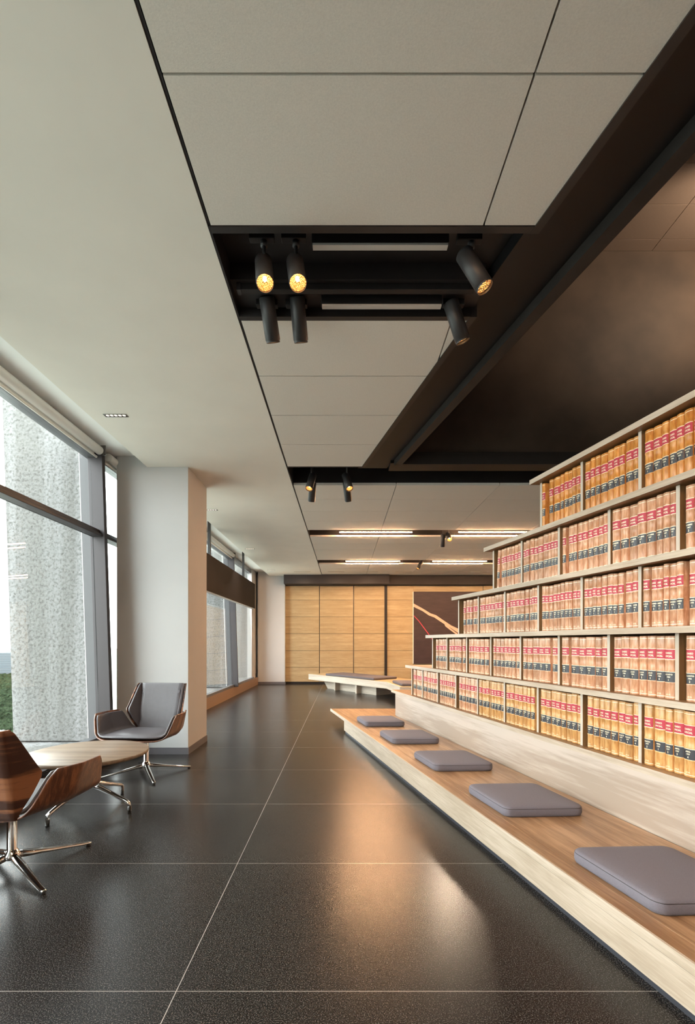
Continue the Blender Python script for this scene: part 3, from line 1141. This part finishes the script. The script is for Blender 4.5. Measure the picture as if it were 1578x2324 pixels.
def cushion(name, poly, z, h, mat, label, group=None, rad=.035, welt=None):
    cx = sum(p[0] for p in poly) / len(poly); cy = sum(p[1] for p in poly) / len(poly)
    loc = [(p[0] - cx, p[1] - cy) for p in poly]
    root = empty(name, (cx, cy, z))
    rs = []
    for ins, zz in ((.010, 0), (.002, .006), (-.002, .018), (-.002, h - .020), (.001, h - .010), (.006, h - .004), (.016, h), (.06, h + .004), (.14, h + .006)):
        sh = []
        k = len(loc)
        for i in range(k):
            p0, p1, p2 = Vector(loc[i - 1]), Vector(loc[i]), Vector(loc[(i + 1) % k])
            a, b = (p0 - p1).normalized(), (p2 - p1).normalized()
            ang = a.angle(b)
            q_ = p1 + (a + b).normalized() * (ins / math.sin(ang / 2))
            sh.append((q_.x, q_.y))
        rp = rounded_poly(sh, max(.006, rad - ins * .5))
        rs.append([(x, y, zz) for x, y in rp])
    MB().rings(rs, 0, True).build('cushion_pad', mat, root)
    seam = [(x * 1.0, y * 1.0, h - .0125) for x, y in rounded_poly(loc, rad)]
    MB().rings([[(p[0] + d * p[0] / math.hypot(p[0], p[1]), p[1] + d * p[1] / math.hypot(p[0], p[1]), p[2] + e2) for p in seam] for d, e2 in ((-.002, .001), (.0008, .0012), (.0008, -.0012), (-.002, -.001))], 0, True, False, False).build('welt_seam', welt or piping_grey, root)
    tag(root, label, 'cushion', group)
    return root


CUSH = [('grey square seat cushion nearest the camera, cut by the right edge', 1.775), ('grey seat cushion second from the camera on the oak step', 2.78), ('grey seat cushion in the middle of the five on the step', 3.766),
        ('grey seat cushion second from the far end of the step', 4.768), ('grey seat cushion at the far end of the low oak step', 5.757)]
for lab, y in CUSH:
    x = 1.549 - T * y
    dx, dy = .48 * CO, .48 * math.sin(math.radians(4))
    px_, py_ = x - T * .48, y + .48
    poly = [(x, y), (x + .475, y + .02), (px_ + .475, py_ + .02), (px_, py_)]
    cushion('seat_cushion', poly, ZS + .0008, .060, fabric, lab, 'grey cushions along the low step', .05)

# ================================================================== FAR ANGULAR BENCH
F0, F1, F2 = (-.935, 12.9), (.916, 10.3), (1.07, 9.2)
ib = empty('angular_bench', (0.3, 11.2, 0))
inb = Matrix.Translation((-0.3, -11.2, 0))
outl = [F0, F1, F2, (1.75, 9.1), (1.9, 10.7), (-.15, 13.35)]
MB(inb).prism(outl, .205, .347).build('bench_fascia', [oak_bench], ib, .003)
sh = [(F0[0] + .03, F0[1]), (F1[0] + .025, F1[1] + .01), (F2[0] + .025, F2[1] + .02), (1.73, 9.12), (1.87, 10.7), (-.15, 13.32)]
MB(inb).prism(sh, .347, .351).build('bench_top', [honey], ib)
dv = Vector((F1[0] - F0[0], F1[1] - F0[1])); dl = dv.length; dv /= dl
nv = Vector((-dv.y, dv.x))


def fpt(s, t_):
    p = Vector(F0) + dv * s + nv * t_
    return (p.x, p.y)


m = MB(inb)
m.add([(*fpt(.42, .20), .205), (*fpt(2.6, .20), .205), (*fpt(2.6, .8), .205), (*fpt(.42, .8), .205), (*fpt(.62, .20), 0), (*fpt(2.6, .20), 0), (*fpt(2.6, .8), 0), (*fpt(.62, .8), 0)],
      [(0, 1, 2, 3), (4, 7, 6, 5), (0, 4, 5, 1), (1, 5, 6, 2), (2, 6, 7, 3), (3, 7, 4, 0)])
m.build('bench_body', [oak_bench], ib, .002)
for s in (1.12, 2.0):
    MB(inb).prism([fpt(s, .06), fpt(s + .05, .06), fpt(s + .05, .22), fpt(s, .22)], 0, .205).build('fin_leg', [oak_pale_z], ib, .002)
tag(ib, 'low angular pale oak bench in front of the honey panels', 'bench')
cushion('bench_cushion', [(-.46, 12.27), (.67, 10.72), (1.24, 11.2), (.0, 12.8)], .352, .05, fabric_dark, 'long dark grey cushion lying on the far angular bench', None, .03)
cushion('bench_cushion', [(1.12, 9.3), (1.66, 9.25), (1.70, 10.1), (1.02, 10.15)], .352, .05, fabric_dark, 'dark grey cushion on the far bench, half hidden by the bookcase', None, .03)

# ================================================================== LOUNGE CHAIRS


def grid(rows, mi=0, flip=False, smooth=True):
    nr, nc = len(rows), len(rows[0])
    vs_ = [p for r in rows for p in r]
    fs = []
    for a in range(nr - 1):
        for b in range(nc - 1):
            q = (a * nc + b, a * nc + b + 1, (a + 1) * nc + b + 1, (a + 1) * nc + b)
            fs.append(q[::-1] if flip else q)
    return vs_, fs


def interp(tab, q):
    for (a, *va), (b, *vb2) in zip(tab, tab[1:]):
        if q <= b:
            t_ = (q - a) / (b - a)
            return [x + (y - x) * t_ for x, y in zip(va, vb2)]
    return list(tab[-1][1:])


#          q     x     z     y_back  y_front
SEATTAB = [(0.0, 0.0, .350, -.225, .315), (.30, .15, .352, -.225, .312), (.48, .235, .358, -.225, .298), (.58, .285, .372, -.225, .283),
           (.66, .316, .400, -.208, .268), (.80, .336, .462, -.175, .243), (.93, .357, .535, -.142, .214), (1.0, .367, .572, -.110, .180)]
#          h     z     y      c      W
BACKTAB = [(0.0, .352, -.225, .190, .012), (.06, .378, -.232, .192, .020), (.25, .46, -.250, .197, .085), (.48, .56, -.276, .203, .150), (.62, .63, -.297, .208, .118), (.85, .74, -.328, .216, .070), (.97, .79, -.342, .220, .046), (1.0, .80, -.345, .221, .030)]


def seat_rows(n_off=0.0, trim=0.0, crown=0.0, nq=22, nt_=16):
    rows = []
    qs = [(-1 + 2 * i / (2 * nq)) for i in range(2 * nq + 1)]
    for j in range(nt_ + 1):
        t_ = j / nt_
        row = []
        for q in qs:
            s = -1 if q < 0 else 1
            a = abs(q) * (1 - trim)
            x, z, yb, yf = interp(SEATTAB, a)
            x2, z2, *_ = interp(SEATTAB, min(1, a + .01))
            x1, z1, *_ = interp(SEATTAB, max(0, a - .01))
            tx, tz = x2 - x1, z2 - z1
            L = math.hypot(tx, tz) or 1
            nx, nz = -tz / L, tx / L
            yb2, yf2 = yb + trim * .25, yf - trim * .18
            y = yb2 + (yf2 - yb2) * t_
            cr = crown * max(0, 1 - (a / .55) ** 4) * (1 - abs(2 * t_ - 1.05) ** 5)
            off = n_off + cr
            tp = .77 + .23 * min(1, max(0, (y + .225) / .24))
            row.append((s * (x * tp + nx * off), y, z + nz * off + .03 * (y + .0) * max(0, 1 - a)))
        rows.append(row)
    return rows


def back_rows(off=0.0, trim=0.0, nh=18, nc=8):
    rows = []
    for j in range(nh + 1):
        h = trim * .6 + (1 - trim) * j / nh
        z, y, c, Wl = interp(BACKTAB, h)
        Wl = max(.006, Wl - trim * .35)
        row = []
        us = []
        for i in range(nc):
            us.append((-1, i / nc))
        pts = []
        # right half, from centre outwards
        half = []
        for i in range(nc + 1):
            x = c * i / nc
            half.append((x, y - .006 * math.cos(x / c * PI / 2), 0, 1))
        for i in range(1, nc + 1):
            d = Wl * i / nc
            ease = min(1, d / .03)
            half.append((c + d * (.62 - .17 * ease), y + d * (.55 + .34 * ease), -.89, .45))
        for (x, yy, nx, ny) in half[::-1]:
            pts.append((-(x + nx * off), yy + ny * off, z))
        for (x, yy, nx, ny) in half[1:]:
            pts.append((x + nx * off, yy + ny * off, z))
        rows.append(pts)
    return rows


def shell(name, rows, thick, mats, parent, flip=False, rimidx=0, bev=.003):
    m = MB()
    m.add(*grid(rows, flip=flip), 0, True)
    me = bpy.data.meshes.new(name)
    me.from_pydata([tuple(p) for p in m.v], [], m.f)
    for mt in (mats if isinstance(mats, (list, tuple)) else [mats]):
        me.materials.append(mt)
    me.polygons.foreach_set('use_smooth', [True] * len(m.f))
    o = bpy.data.objects.new(name, me)
    COL.objects.link(o)
    o.parent = parent
    s = o.modifiers.new('thickness', 'SOLIDIFY')
    s.thickness = thick; s.offset = -1.0
    s.use_even_offset = False
    if bev:
        b = o.modifiers.new('edge', 'BEVEL'); b.width = bev; b.segments = 2; b.limit_method = 'ANGLE'; b.angle_limit = math.radians(50)
    return o


def lounge_chair(name, x, y, facing, base_ang, R_base, label, group):
    root = empty(name, (x, y, 0), 0)
    body = Matrix.Rotation(facing, 4, 'Z')

    def tr(rows):
        return [[tuple(body @ Vector(p)) for p in r] for r in rows]
    shell('seat_shell', tr(seat_rows()), .011, walnut_arm, root)
    shell('seat_pad', tr(seat_rows(.010, .035, .034)), -.016, leather_grey, root, bev=.006)
    shell('back_shell', tr(back_rows()), -.011, walnut, root)
    shell('back_pad', tr(back_rows(.008, .03)), .018, leather_grey, root, bev=.006)
    # swivel plate and column
    m = MB()
    m.lathe([(.0, .352), (.11, .350), (.11, .342), (.05, .334), (.045, .325)], 28)
    m.build('swivel_plate', spot_black, root)
    MB().lathe([(.0235, .33), (.0235, .115), (.026, .112), (.033, .10), (.040, .088), (.043, .075), (.038, .066), (.0, .064)], 32).build('column', chrome, root)
    for k in range(4):
        a = base_ang + k * PI / 2
        dx, dy = math.cos(a), math.sin(a)
        nx, ny = -dy, dx
        rs = []
        for s, wd, zt, zb in ((.018, .030, .098, .066), (.06, .044, .090, .058), (.14, .044, .072, .050), (.26, .037, .047, .031), (.36, .030, .029, .015), (R_base - .006, .027, .024, .012), (R_base + .004, .020, .021, .013)):
            cx, cy = dx * s, dy * s
            h2 = wd / 2
            ring = []
            for (e1, e2) in ((-1, .15), (-.86, .8), (-.5, 1), (.5, 1), (.86, .8), (1, .15), (.82, -.0), (0.0, -.0), (-.82, 0)):
                z = zb + (zt - zb) * max(0, e2)
                ring.append((cx + nx * h2 * e1, cy + ny * h2 * e1, z))
            rs.append(ring)
        lg = MB().rings(rs, 0, True).build('leg', chrome, root)
        g = MB().lathe([(.0, 0), (.011, 0), (.012, .004), (.010, .014), (0, .014)], 16, 0, (dx * (R_base - .012), dy * (R_base - .012), 0)).build('glide', rubber, lg)
    tag(root, label, 'armchair', group)
    return root


lounge_chair('lounge_chair', -1.797, 4.411, PI + math.radians(-5), math.atan2(4.615 - 4.411, -1.46 + 1.797), .394,
             'walnut shell armchair with grey leather standing before the white pillar', 'walnut armchairs round the low table')
lounge_chair('lounge_chair', -1.741, 2.544, math.radians(-4), math.atan2(2.863 - 2.544, -1.497 + 1.741), .402,
             'nearest walnut shell armchair, seen from behind and cut by the left edge', 'walnut armchairs round the low table')

# ------------------------------------------------------------------ low round table
TX, TY = -1.838, 3.49
tab = empty('coffee_table', (TX, TY, 0))
MB().lathe([(0, .382), (.385, .382), (.398, .386), (.403, .392), (.403, .409), (.400, .412), (0, .413)], 96).build('tabletop', table_oak, tab)
MB().lathe([(.16, .381), (.16, .374), (.035, .368), (.030, .34), (.028, .21), (.034, .19), (.036, .165), (.028, .155), (0, .154)], 36).build('pedestal', chrome, tab)
a0 = math.atan2(3.143 - 3.479, -1.914 + 1.824)
for k in range(4):
    a = a0 + k * PI / 2
    dx, dy = math.cos(a), math.sin(a)
    R = .348
    pts = [(dx * .02, dy * .02, .178), (dx * .10, dy * .10, .158), (dx * (R - .06), dy * (R - .06), .094), (dx * (R - .018), dy * (R - .018), .078), (dx * (R - .003), dy * (R - .003), .068), (dx * R, dy * R, .052), (dx * R, dy * R, .006)]
    lg = MB().tube(pts, [.021, .019, .014, .0135, .0135, .0135, .0125], 14).build('leg', chrome, tab)
    MB().lathe([(.0, 0), (.012, 0), (.0125, .003), (.0115, .007), (0, .007)], 16, 0, (dx * R, dy * R, 0)).build('glide', rubber, lg)
tag(tab, 'low round oak coffee table on a four legged chrome base', 'table')

# ================================================================== LIGHTING TRACKS


def spot(x, y, z, d, label, group, stem_top=3.42, power=0.0, look='gold', cone=34, rad=.042, ln=.205, warm=(1.0, .78, .56)):
    """track head: (x, y, z) is the centre of its mouth, d the beam direction"""
    d = Vector(d).normalized()
    root = empty('track_spotlight', (x, y, z))
    rot = Vector((0, 0, -1)).rotation_difference(d).to_matrix().to_4x4()
    m = MB(rot)
    m.lathe([(rad - .003, -.012), (rad - .003, -.001), (rad, 0), (rad, ln - .004), (rad - .004, ln), (0, ln)], 36)
    m.build('housing', spot_black, root)
    MB(rot).lathe([(rad - .0032, .003), (rad - .010, .022), (rad - .018, .036), (.012, .045), (0.0, .046)], 36).build('reflector', reflector_mat if look == 'gold' else spot_black, root)
    if look == 'gold':
        m = MB(rot)
        m.lathe([(0, .018), (.006, .019), (.009, .024), (.009, .040), (0, .041)], 16)
        m.build('lamp_bulb', lamp_warm if power > 0 else lamp_dim, root)
    back = -d * (ln * .62)
    sx = Vector((back.x + rad * .0, back.y, back.z))
    m = MB()
    m.tube([sx + Vector((0, 0, 0)), Vector((sx.x, sx.y, stem_top - z - .03))], .0085, 12)
    m.lathe([(0.0, -.012), (.017, -.012), (.017, .012), (0, .012)], 18, 0, (sx.x, sx.y, stem_top - z - .05))
    m.build('stem', spot_black, root)
    MB().box(sx.x - .07, sx.x + .05, sx.y - .018, sx.y + .018, stem_top - z - .034, stem_top - z).build('track_adapter', black, root, .003)
    if power > 0:
        ld = bpy.data.lights.new('spot_lamp', 'SPOT')
        ld.energy = power * LAMP
        ld.color = warm
        ld.spot_size = math.radians(cone)
        ld.spot_blend = 0.55
        ld.shadow_soft_size = .03
        lo = bpy.data.objects.new('spot_lamp', ld)
        COL.objects.link(lo)
        lo.parent = root
        lo.location = d * .016
        lo.rotation_euler = Vector((0, 0, -1)).rotation_difference(d).to_euler()
    tag(root, label, 'spotlight', group)
    return root


TRK = 3.165
G1 = 'track spotlights in the near ceiling opening'
spot(-.368, 2.27, 2.885, (.12, -.50, -.86), 'lit black track spotlight at the far left of the near opening, facing us', G1, TRK, 14, 'gold', 50)
spot(-.214, 2.27, 2.885, (.12, -.50, -.86), 'lit black track spotlight facing us, second from left in the near opening', G1, TRK, 14, 'gold', 50)
spot(.672, 2.32, 2.905, (.42, -.16, -.86), 'black spotlight right of the light bar, aimed down at the bookcase', G1, TRK, 14, 'gold', 46)
spot(-.405, 2.78, 2.93, (.10, .42, -.80), 'black spotlight pointing away, leftmost of the lower pair of the near opening', G1, 3.115, 20, 'gold', 50)
spot(-.245, 2.78, 2.93, (.06, .42, -.80), 'black spotlight pointing away, right one of the lower left pair', G1, 3.115, 20, 'gold', 50)
spot(.672, 2.74, 2.91, (.34, .16, -.85), 'black spotlight at the lower right corner of the near opening', G1, 3.115, 14, 'gold', 46)
G2 = 'spotlights in the second ceiling opening'
spot(-.385, 5.42, 2.92, (-.18, -.42, -.86), 'black spotlight facing us, left one in the second ceiling opening', G2, 3.39, 30, 'gold', 50)
spot(.066, 5.42, 2.92, (.22, -.42, -.86), 'black spotlight facing us, right one in the second ceiling opening', G2, 3.39, 30, 'gold', 50)
spot(-.375, 5.68, 2.86, (-.10, .45, -.85), 'black spotlight turned away behind the left one of the second opening', G2, 3.39, 30, 'gold', 50)
spot(.056, 5.68, 2.86, (.12, .45, -.85), 'black spotlight turned away behind the right one of the second opening', G2, 3.39, 30, 'gold', 50)
spot(1.80, 8.22, 2.94, (-.02, -.80, -.62), 'bright spotlight between the glowing bars, facing us', 'spotlights between the glowing bars', 3.30, 60, 'gold', 60)
spot(1.72, 8.40, 2.86, (.02, .30, -.95), 'black spotlight hanging right behind the bright one', 'spotlights between the glowing bars', 3.30, 40, 'gold', 50)
spot(1.72, 11.2, 2.90, (-.48, -.30, -.82), 'small spotlight tilted left between the farthest glowing bars', 'spotlights between the glowing bars', 3.30, 60, 'gold', 60)
# wall washer high in the double height opening, beside the frame
spot(3.9, 3.9, 5.02, (-.25, .90, .10), 'spotlight washing the dark bronze wall, out of frame to the right', 'spotlights high in the tall opening', 5.34, 34, 'gold', 120)
spot(3.0, 3.0, 4.75, (-.30, .1, -.9), 'spotlight high above the bookcase, out of frame to the right', 'spotlights high in the tall opening', 5.34, 18, 'gold', 85)

# tracks themselves
for (x0, x1, y, z, lab) in ((-.55, .80, 2.245, 3.165, 'black lighting track near the front edge of the near opening'), (-.55, .70, 2.60, 3.078, 'black lighting track near the back edge of the near opening'),
                            (-.55, .22, 5.50, 3.2, 'black lighting track in the second ceiling opening')):
    t_ = empty('lighting_track', ((x0 + x1) / 2, y, z))
    MB().box(-(x1 - x0) / 2, (x1 - x0) / 2, -.018, .018, 0, .035).build('rail', black, t_, .002)
    MB().box(-(x1 - x0) / 2 - .02, -(x1 - x0) / 2, -.02, .02, -.002, .04).build('end_cap', spot_black, t_)
    for sx in (-.3, .3):
        MB().box(sx * (x1 - x0) - .006, sx * (x1 - x0) + .006, -.006, .006, .035, .037 if y < 5 else .2).build('hanger', black, t_)
    tag(t_, lab, 'lighting track')

# linear luminaires
def light_bar(x0, x1, y, z, w, mat, h, label, group, top=3.4, power=0):
    b = empty('light_bar', ((x0 + x1) / 2, y, z))
    L = (x1 - x0) / 2
    MB().box(-L, L, -w / 2, w / 2, .004, h).build('bar_housing', black, b, .002)
    MB().box(-L + .004, L - .004, -w / 2 + .003, w / 2 - .003, -.006, .006).build('bar_diffuser', mat, b)
    for sx in (-.7, .7):
        MB().box(sx * L - .004, sx * L + .004, -.004, .004, h, max(h + .002, top - z)).build('hanger', black, b)
    tag(b, label, 'light bar', group)
    return b


g = 'unlit light bars in the near opening'
light_bar(-.152, .505, 2.335, 3.105, .038, diffuser_off, .088, 'unlit white light bar nearest us in the near opening', g, 3.2)
light_bar(-.123, .545, 2.69, 3.062, .034, diffuser_off, .05, 'unlit white light bar behind the first in the near opening', g, 3.115)
g = 'glowing bars in the far ceiling slots'
n = 0
for (ya, yb2, rows_) in ((8.19, 8.47, ((-.07, 1.16, 'left'), (1.94, 3.17, 'right'))), (11.15, 11.50, ((.05, 1.30, 'left'), (2.05, 3.30, 'right')))):
    for (x0, x1, side) in rows_:
        for y, fb in ((ya, 'front'), (yb2, 'back')):
            lab = 'glowing warm light bar, %s one of the %s pair in the %s ceiling slot' % (fb, side, 'nearer' if ya < 9 else 'farther')
            light_bar(x0, x1, y, 3.058, .030, bar_warm, .05, lab, g, 3.32)
# same bars out of view further right; fill light bars added behind the camera
for (x0, x1, y, wh) in ((3.95, 5.18, 8.19, 'front bar, nearer slot'), (3.95, 5.18, 8.47, 'back bar, nearer slot'), (4.05, 5.3, 11.15, 'front bar, farther slot'), (4.05, 5.3, 11.50, 'back bar, farther slot')):
    light_bar(x0, x1, y, 3.058, .030, bar_warm, .05, 'glowing light bar hidden behind the tall bookcase, ' + wh, g, 3.32)
for k_, (x0, x1, y) in enumerate(((-.5, .7, -.65), (-.5, .7, -.25))):
    light_bar(x0, x1, y, 3.058, .030, bar_warm, .05, 'added fill light bar behind the camera, %s one of the pair' % ('back', 'front')[k_], 'added fill light bars behind the camera', 3.42)

# recessed five cell downlights in the white soffit
for k, (y, lab) in enumerate(((1.1, 'small five cell downlight in the soffit nearest us'), (4.0, 'small five cell downlight in the soffit before the white pillar'), (6.86, 'small downlight in the soffit just past the white pillar'),
                              (9.72, 'small downlight in the soffit above the hanging bronze panel'), (12.6, 'farthest small downlight in the white soffit'))):
    d = empty('recessed_downlight', (-1.88, y, CEIL))
    m = MB()
    for bx in ((-.095, .095, -.026, -.021), (-.095, .095, .021, .026), (-.095, -.088, -.021, .021), (.088, .095, -.021, .021)):
        m.box(*bx, -.004, .0)
    m.box(-.088, .088, -.021, .021, -.0012, 0, 1)
    m.build('trim_frame', [chrome_dark, spot_black], d)
    for i in range(5):
        MB().lathe([(.0, -.0035), (.011, -.0032), (.0135, -.002), (.0135, 0)], 16, 0, (-.068 + .034 * i, 0, 0)).build('lamp_cell', cell_warm, d)
    ld = bpy.data.lights.new('downlight_lamp', 'SPOT'); ld.energy = 16 * LAMP; ld.color = (1, .84, .66); ld.spot_size = math.radians(95); ld.spot_blend = .8; ld.shadow_soft_size = .05
    lo = bpy.data.objects.new('downlight_lamp', ld); COL.objects.link(lo); lo.parent = d; lo.location = (0, 0, -.012)
    tag(d, lab, 'downlight', 'downlights in the white soffit')

# wall washers hidden in the slot before the honey panels
for k, x in enumerate((-1.1, -.2, .7, 1.6, 2.6, 3.6, 4.6)):
    w_ = empty('wall_washer', (x, 12.9, CEIL))
    MB().box(-.22, .22, -.008, .008, -.004, -.0005).build('washer_lens', lamp_dim, w_)
    ld = bpy.data.lights.new('washer_lamp', 'SPOT'); ld.energy = 9 * LAMP; ld.color = (1, .72, .46); ld.spot_size = math.radians(110); ld.spot_blend = .9; ld.shadow_soft_size = .05
    lo = bpy.data.objects.new('washer_lamp', ld); COL.objects.link(lo); lo.parent = w_; lo.location = (0, 0, -.02); lo.rotation_euler = (math.radians(34), 0, 0)
    tag(w_, 'slim warm wall washer before the honey oak panels, %s from the left' % ORD[k], 'wall light', 'wall washers along the honey panels')

# ================================================================== HANGING BRONZE PANEL
hp = empty('hanging_panel', (-2.15, 9.4, 2.01))
MB().box(-.09, 0, -2.3, 2.37, 0, .595).build('panel_body', bronze_dark, hp, .003)
MB().box(-.085, -.005, -2.29, 2.365, -.006, .0).build('bottom_lip', diffuser_off, hp)
for dy in (-1.44, 1.25):
    MB().box(-.075, -.035, dy - .03, dy + .03, .595, 1.18).build('hanger_post', spot_black, hp)
tag(hp, 'long dark bronze panel hanging on two posts before the far windows', 'hanging panel')

# ================================================================== ABSTRACT PAINTING
pt = empty('painting', (2.0, 13.87, .58))


def pp(px, py):                  # metres on the canvas, from its lower left corner
    return ((px - 940) * 13.83 / 1100, 1.2 - (py - 1457) * 13.83 / 1100 - .58)


canvas_mat = plain('dark_aubergine_canvas', lin(52, 38, 42), 0.6, noise=0.22, nscale=3, stretch=(1, 1, 4))
MB().box(0, 2.0, -.025, 0, 0, 2.06).build('canvas', canvas_mat, pt)
MB().box(-.018, 0, -.03, 0, 0, 2.06).box(2.0, 2.018, -.03, 0, 0, 2.06).build('frame', shade_white, pt)


def strip(up, lo_, mat, y=-.0275):
    m = MB()
    n_ = min(len(up), len(lo_))
    v = [(*[pp(*up[i])[0]], y, pp(*up[i])[1]) for i in range(n_)] + [(*[pp(*lo_[i])[0]], y, pp(*lo_[i])[1]) for i in range(n_)]
    return m.add(v, [(i, i + 1, n_ + i + 1, n_ + i) for i in range(n_ - 1)])


z_ = lambda L: [(920 + a / 4.93, 1180 + b / 4.93) for a, b in L]
peach = plain('peach_paint', lin(206, 176, 156), 0.6)
strip(z_([(100, 935), (200, 990), (290, 1045), (350, 1065), (430, 1120), (520, 1180), (590, 1212), (760, 1300)]), z_([(100, 972), (200, 1020), (270, 1068), (330, 1090), (420, 1150), (520, 1212), (595, 1262), (760, 1350)]), peach).build('brush_stroke', peach, pt)
strip(z_([(440, 1155), (520, 1218), (570, 1255), (700, 1340)]), z_([(455, 1190), (520, 1240), (560, 1270), (690, 1360)]), peach, -.028).build('brush_stroke', peach, pt)
crim = plain('crimson_paint', lin(190, 60, 84), 0.6)
strip(z_([(102, 1066), (160, 1126), (205, 1186), (272, 1276), (330, 1360)]), z_([(102, 1076), (156, 1134), (198, 1192), (262, 1278), (322, 1362)]), crim).build('brush_stroke', crim, pt)
tag(pt, 'large dark abstract painting with a peach streak and thin crimson line', 'painting')

# ================================================================== OUTSIDE: PARK AND CITY FAR BELOW
ground_mat = plain('park_ground', (0.26, 0.27, 0.24), 0.95, noise=0.4, nscale=.03, spec=0.0)
tag(MB().box(-4000, -20, -500, 4500, -62, -60).build('park_ground', ground_mat), 'hazy green park and city ground far below the window', 'ground')
# the tree tops of the park merge into one uncountable canopy
rt = random.Random(11)
canopy = plain('treetop_foliage', (.017, .024, .013), 1.0, noise=0.75, nscale=.16, detail=10, spec=0.0, bump=1.0, bscale=.5, dist=3.0)
NX, NY = 60, 260
cv = []
for j in range(NY):
    Y = 200 * (1.0074 ** j)
    for i in range(NX):
        fx = .52 + .34 * i / (NX - 1)
        hgt = 5 + 2.0 * math.sin(i * 1.9 + j * .7) * math.cos(j * 1.3 - i * .5) + rt.uniform(-1.0, 1.0)
        edge = min(1, i / 3, (NX - 1 - i) / 3, j / 3, (NY - 1 - j) / 3)
        cv.append((-fx * Y + rt.uniform(-.6, .6), Y + rt.uniform(-.8, .8), -60.0 + max(0, hgt) * edge))
cf = [(j * NX + i, j * NX + i + 1, (j + 1) * NX + i + 1, (j + 1) * NX + i) for j in range(NY - 1) for i in range(NX - 1)]
tag(MB().add(cv, cf, 0, True).build('park_treetops', canopy), 'dark green tree tops of the park far below the left window', 'trees', None, 'stuff')
bmat = plain('hazy_facade', lin(70, 78, 84), 0.7)
bwin = plain('hazy_facade_windows', lin(56, 64, 70), 0.5)
for k, (x, y, w, h, lab) in enumerate(((-595, 862, 22, 42, 'hazy glass office block rising behind the park'), (-650, 930, 20, 30, 'lower hazy block left of the office block'), (-1010, 1500, 60, 30, 'long pale building far off near the horizon'))):
    b = empty('office_block', (x, y, -60))
    MB().box(-w / 2, w / 2, -8, 8, 0, h).build('tower', bmat, b)
    m = MB()
    for q in range(int(h / 4)):
        m.box(-w / 2 - .1, w / 2 + .1, -8.1, 8.1, 2 + 4 * q, 4 + 4 * q)
    m.build('window_bands', bwin, b)
    tag(b, lab, 'building')
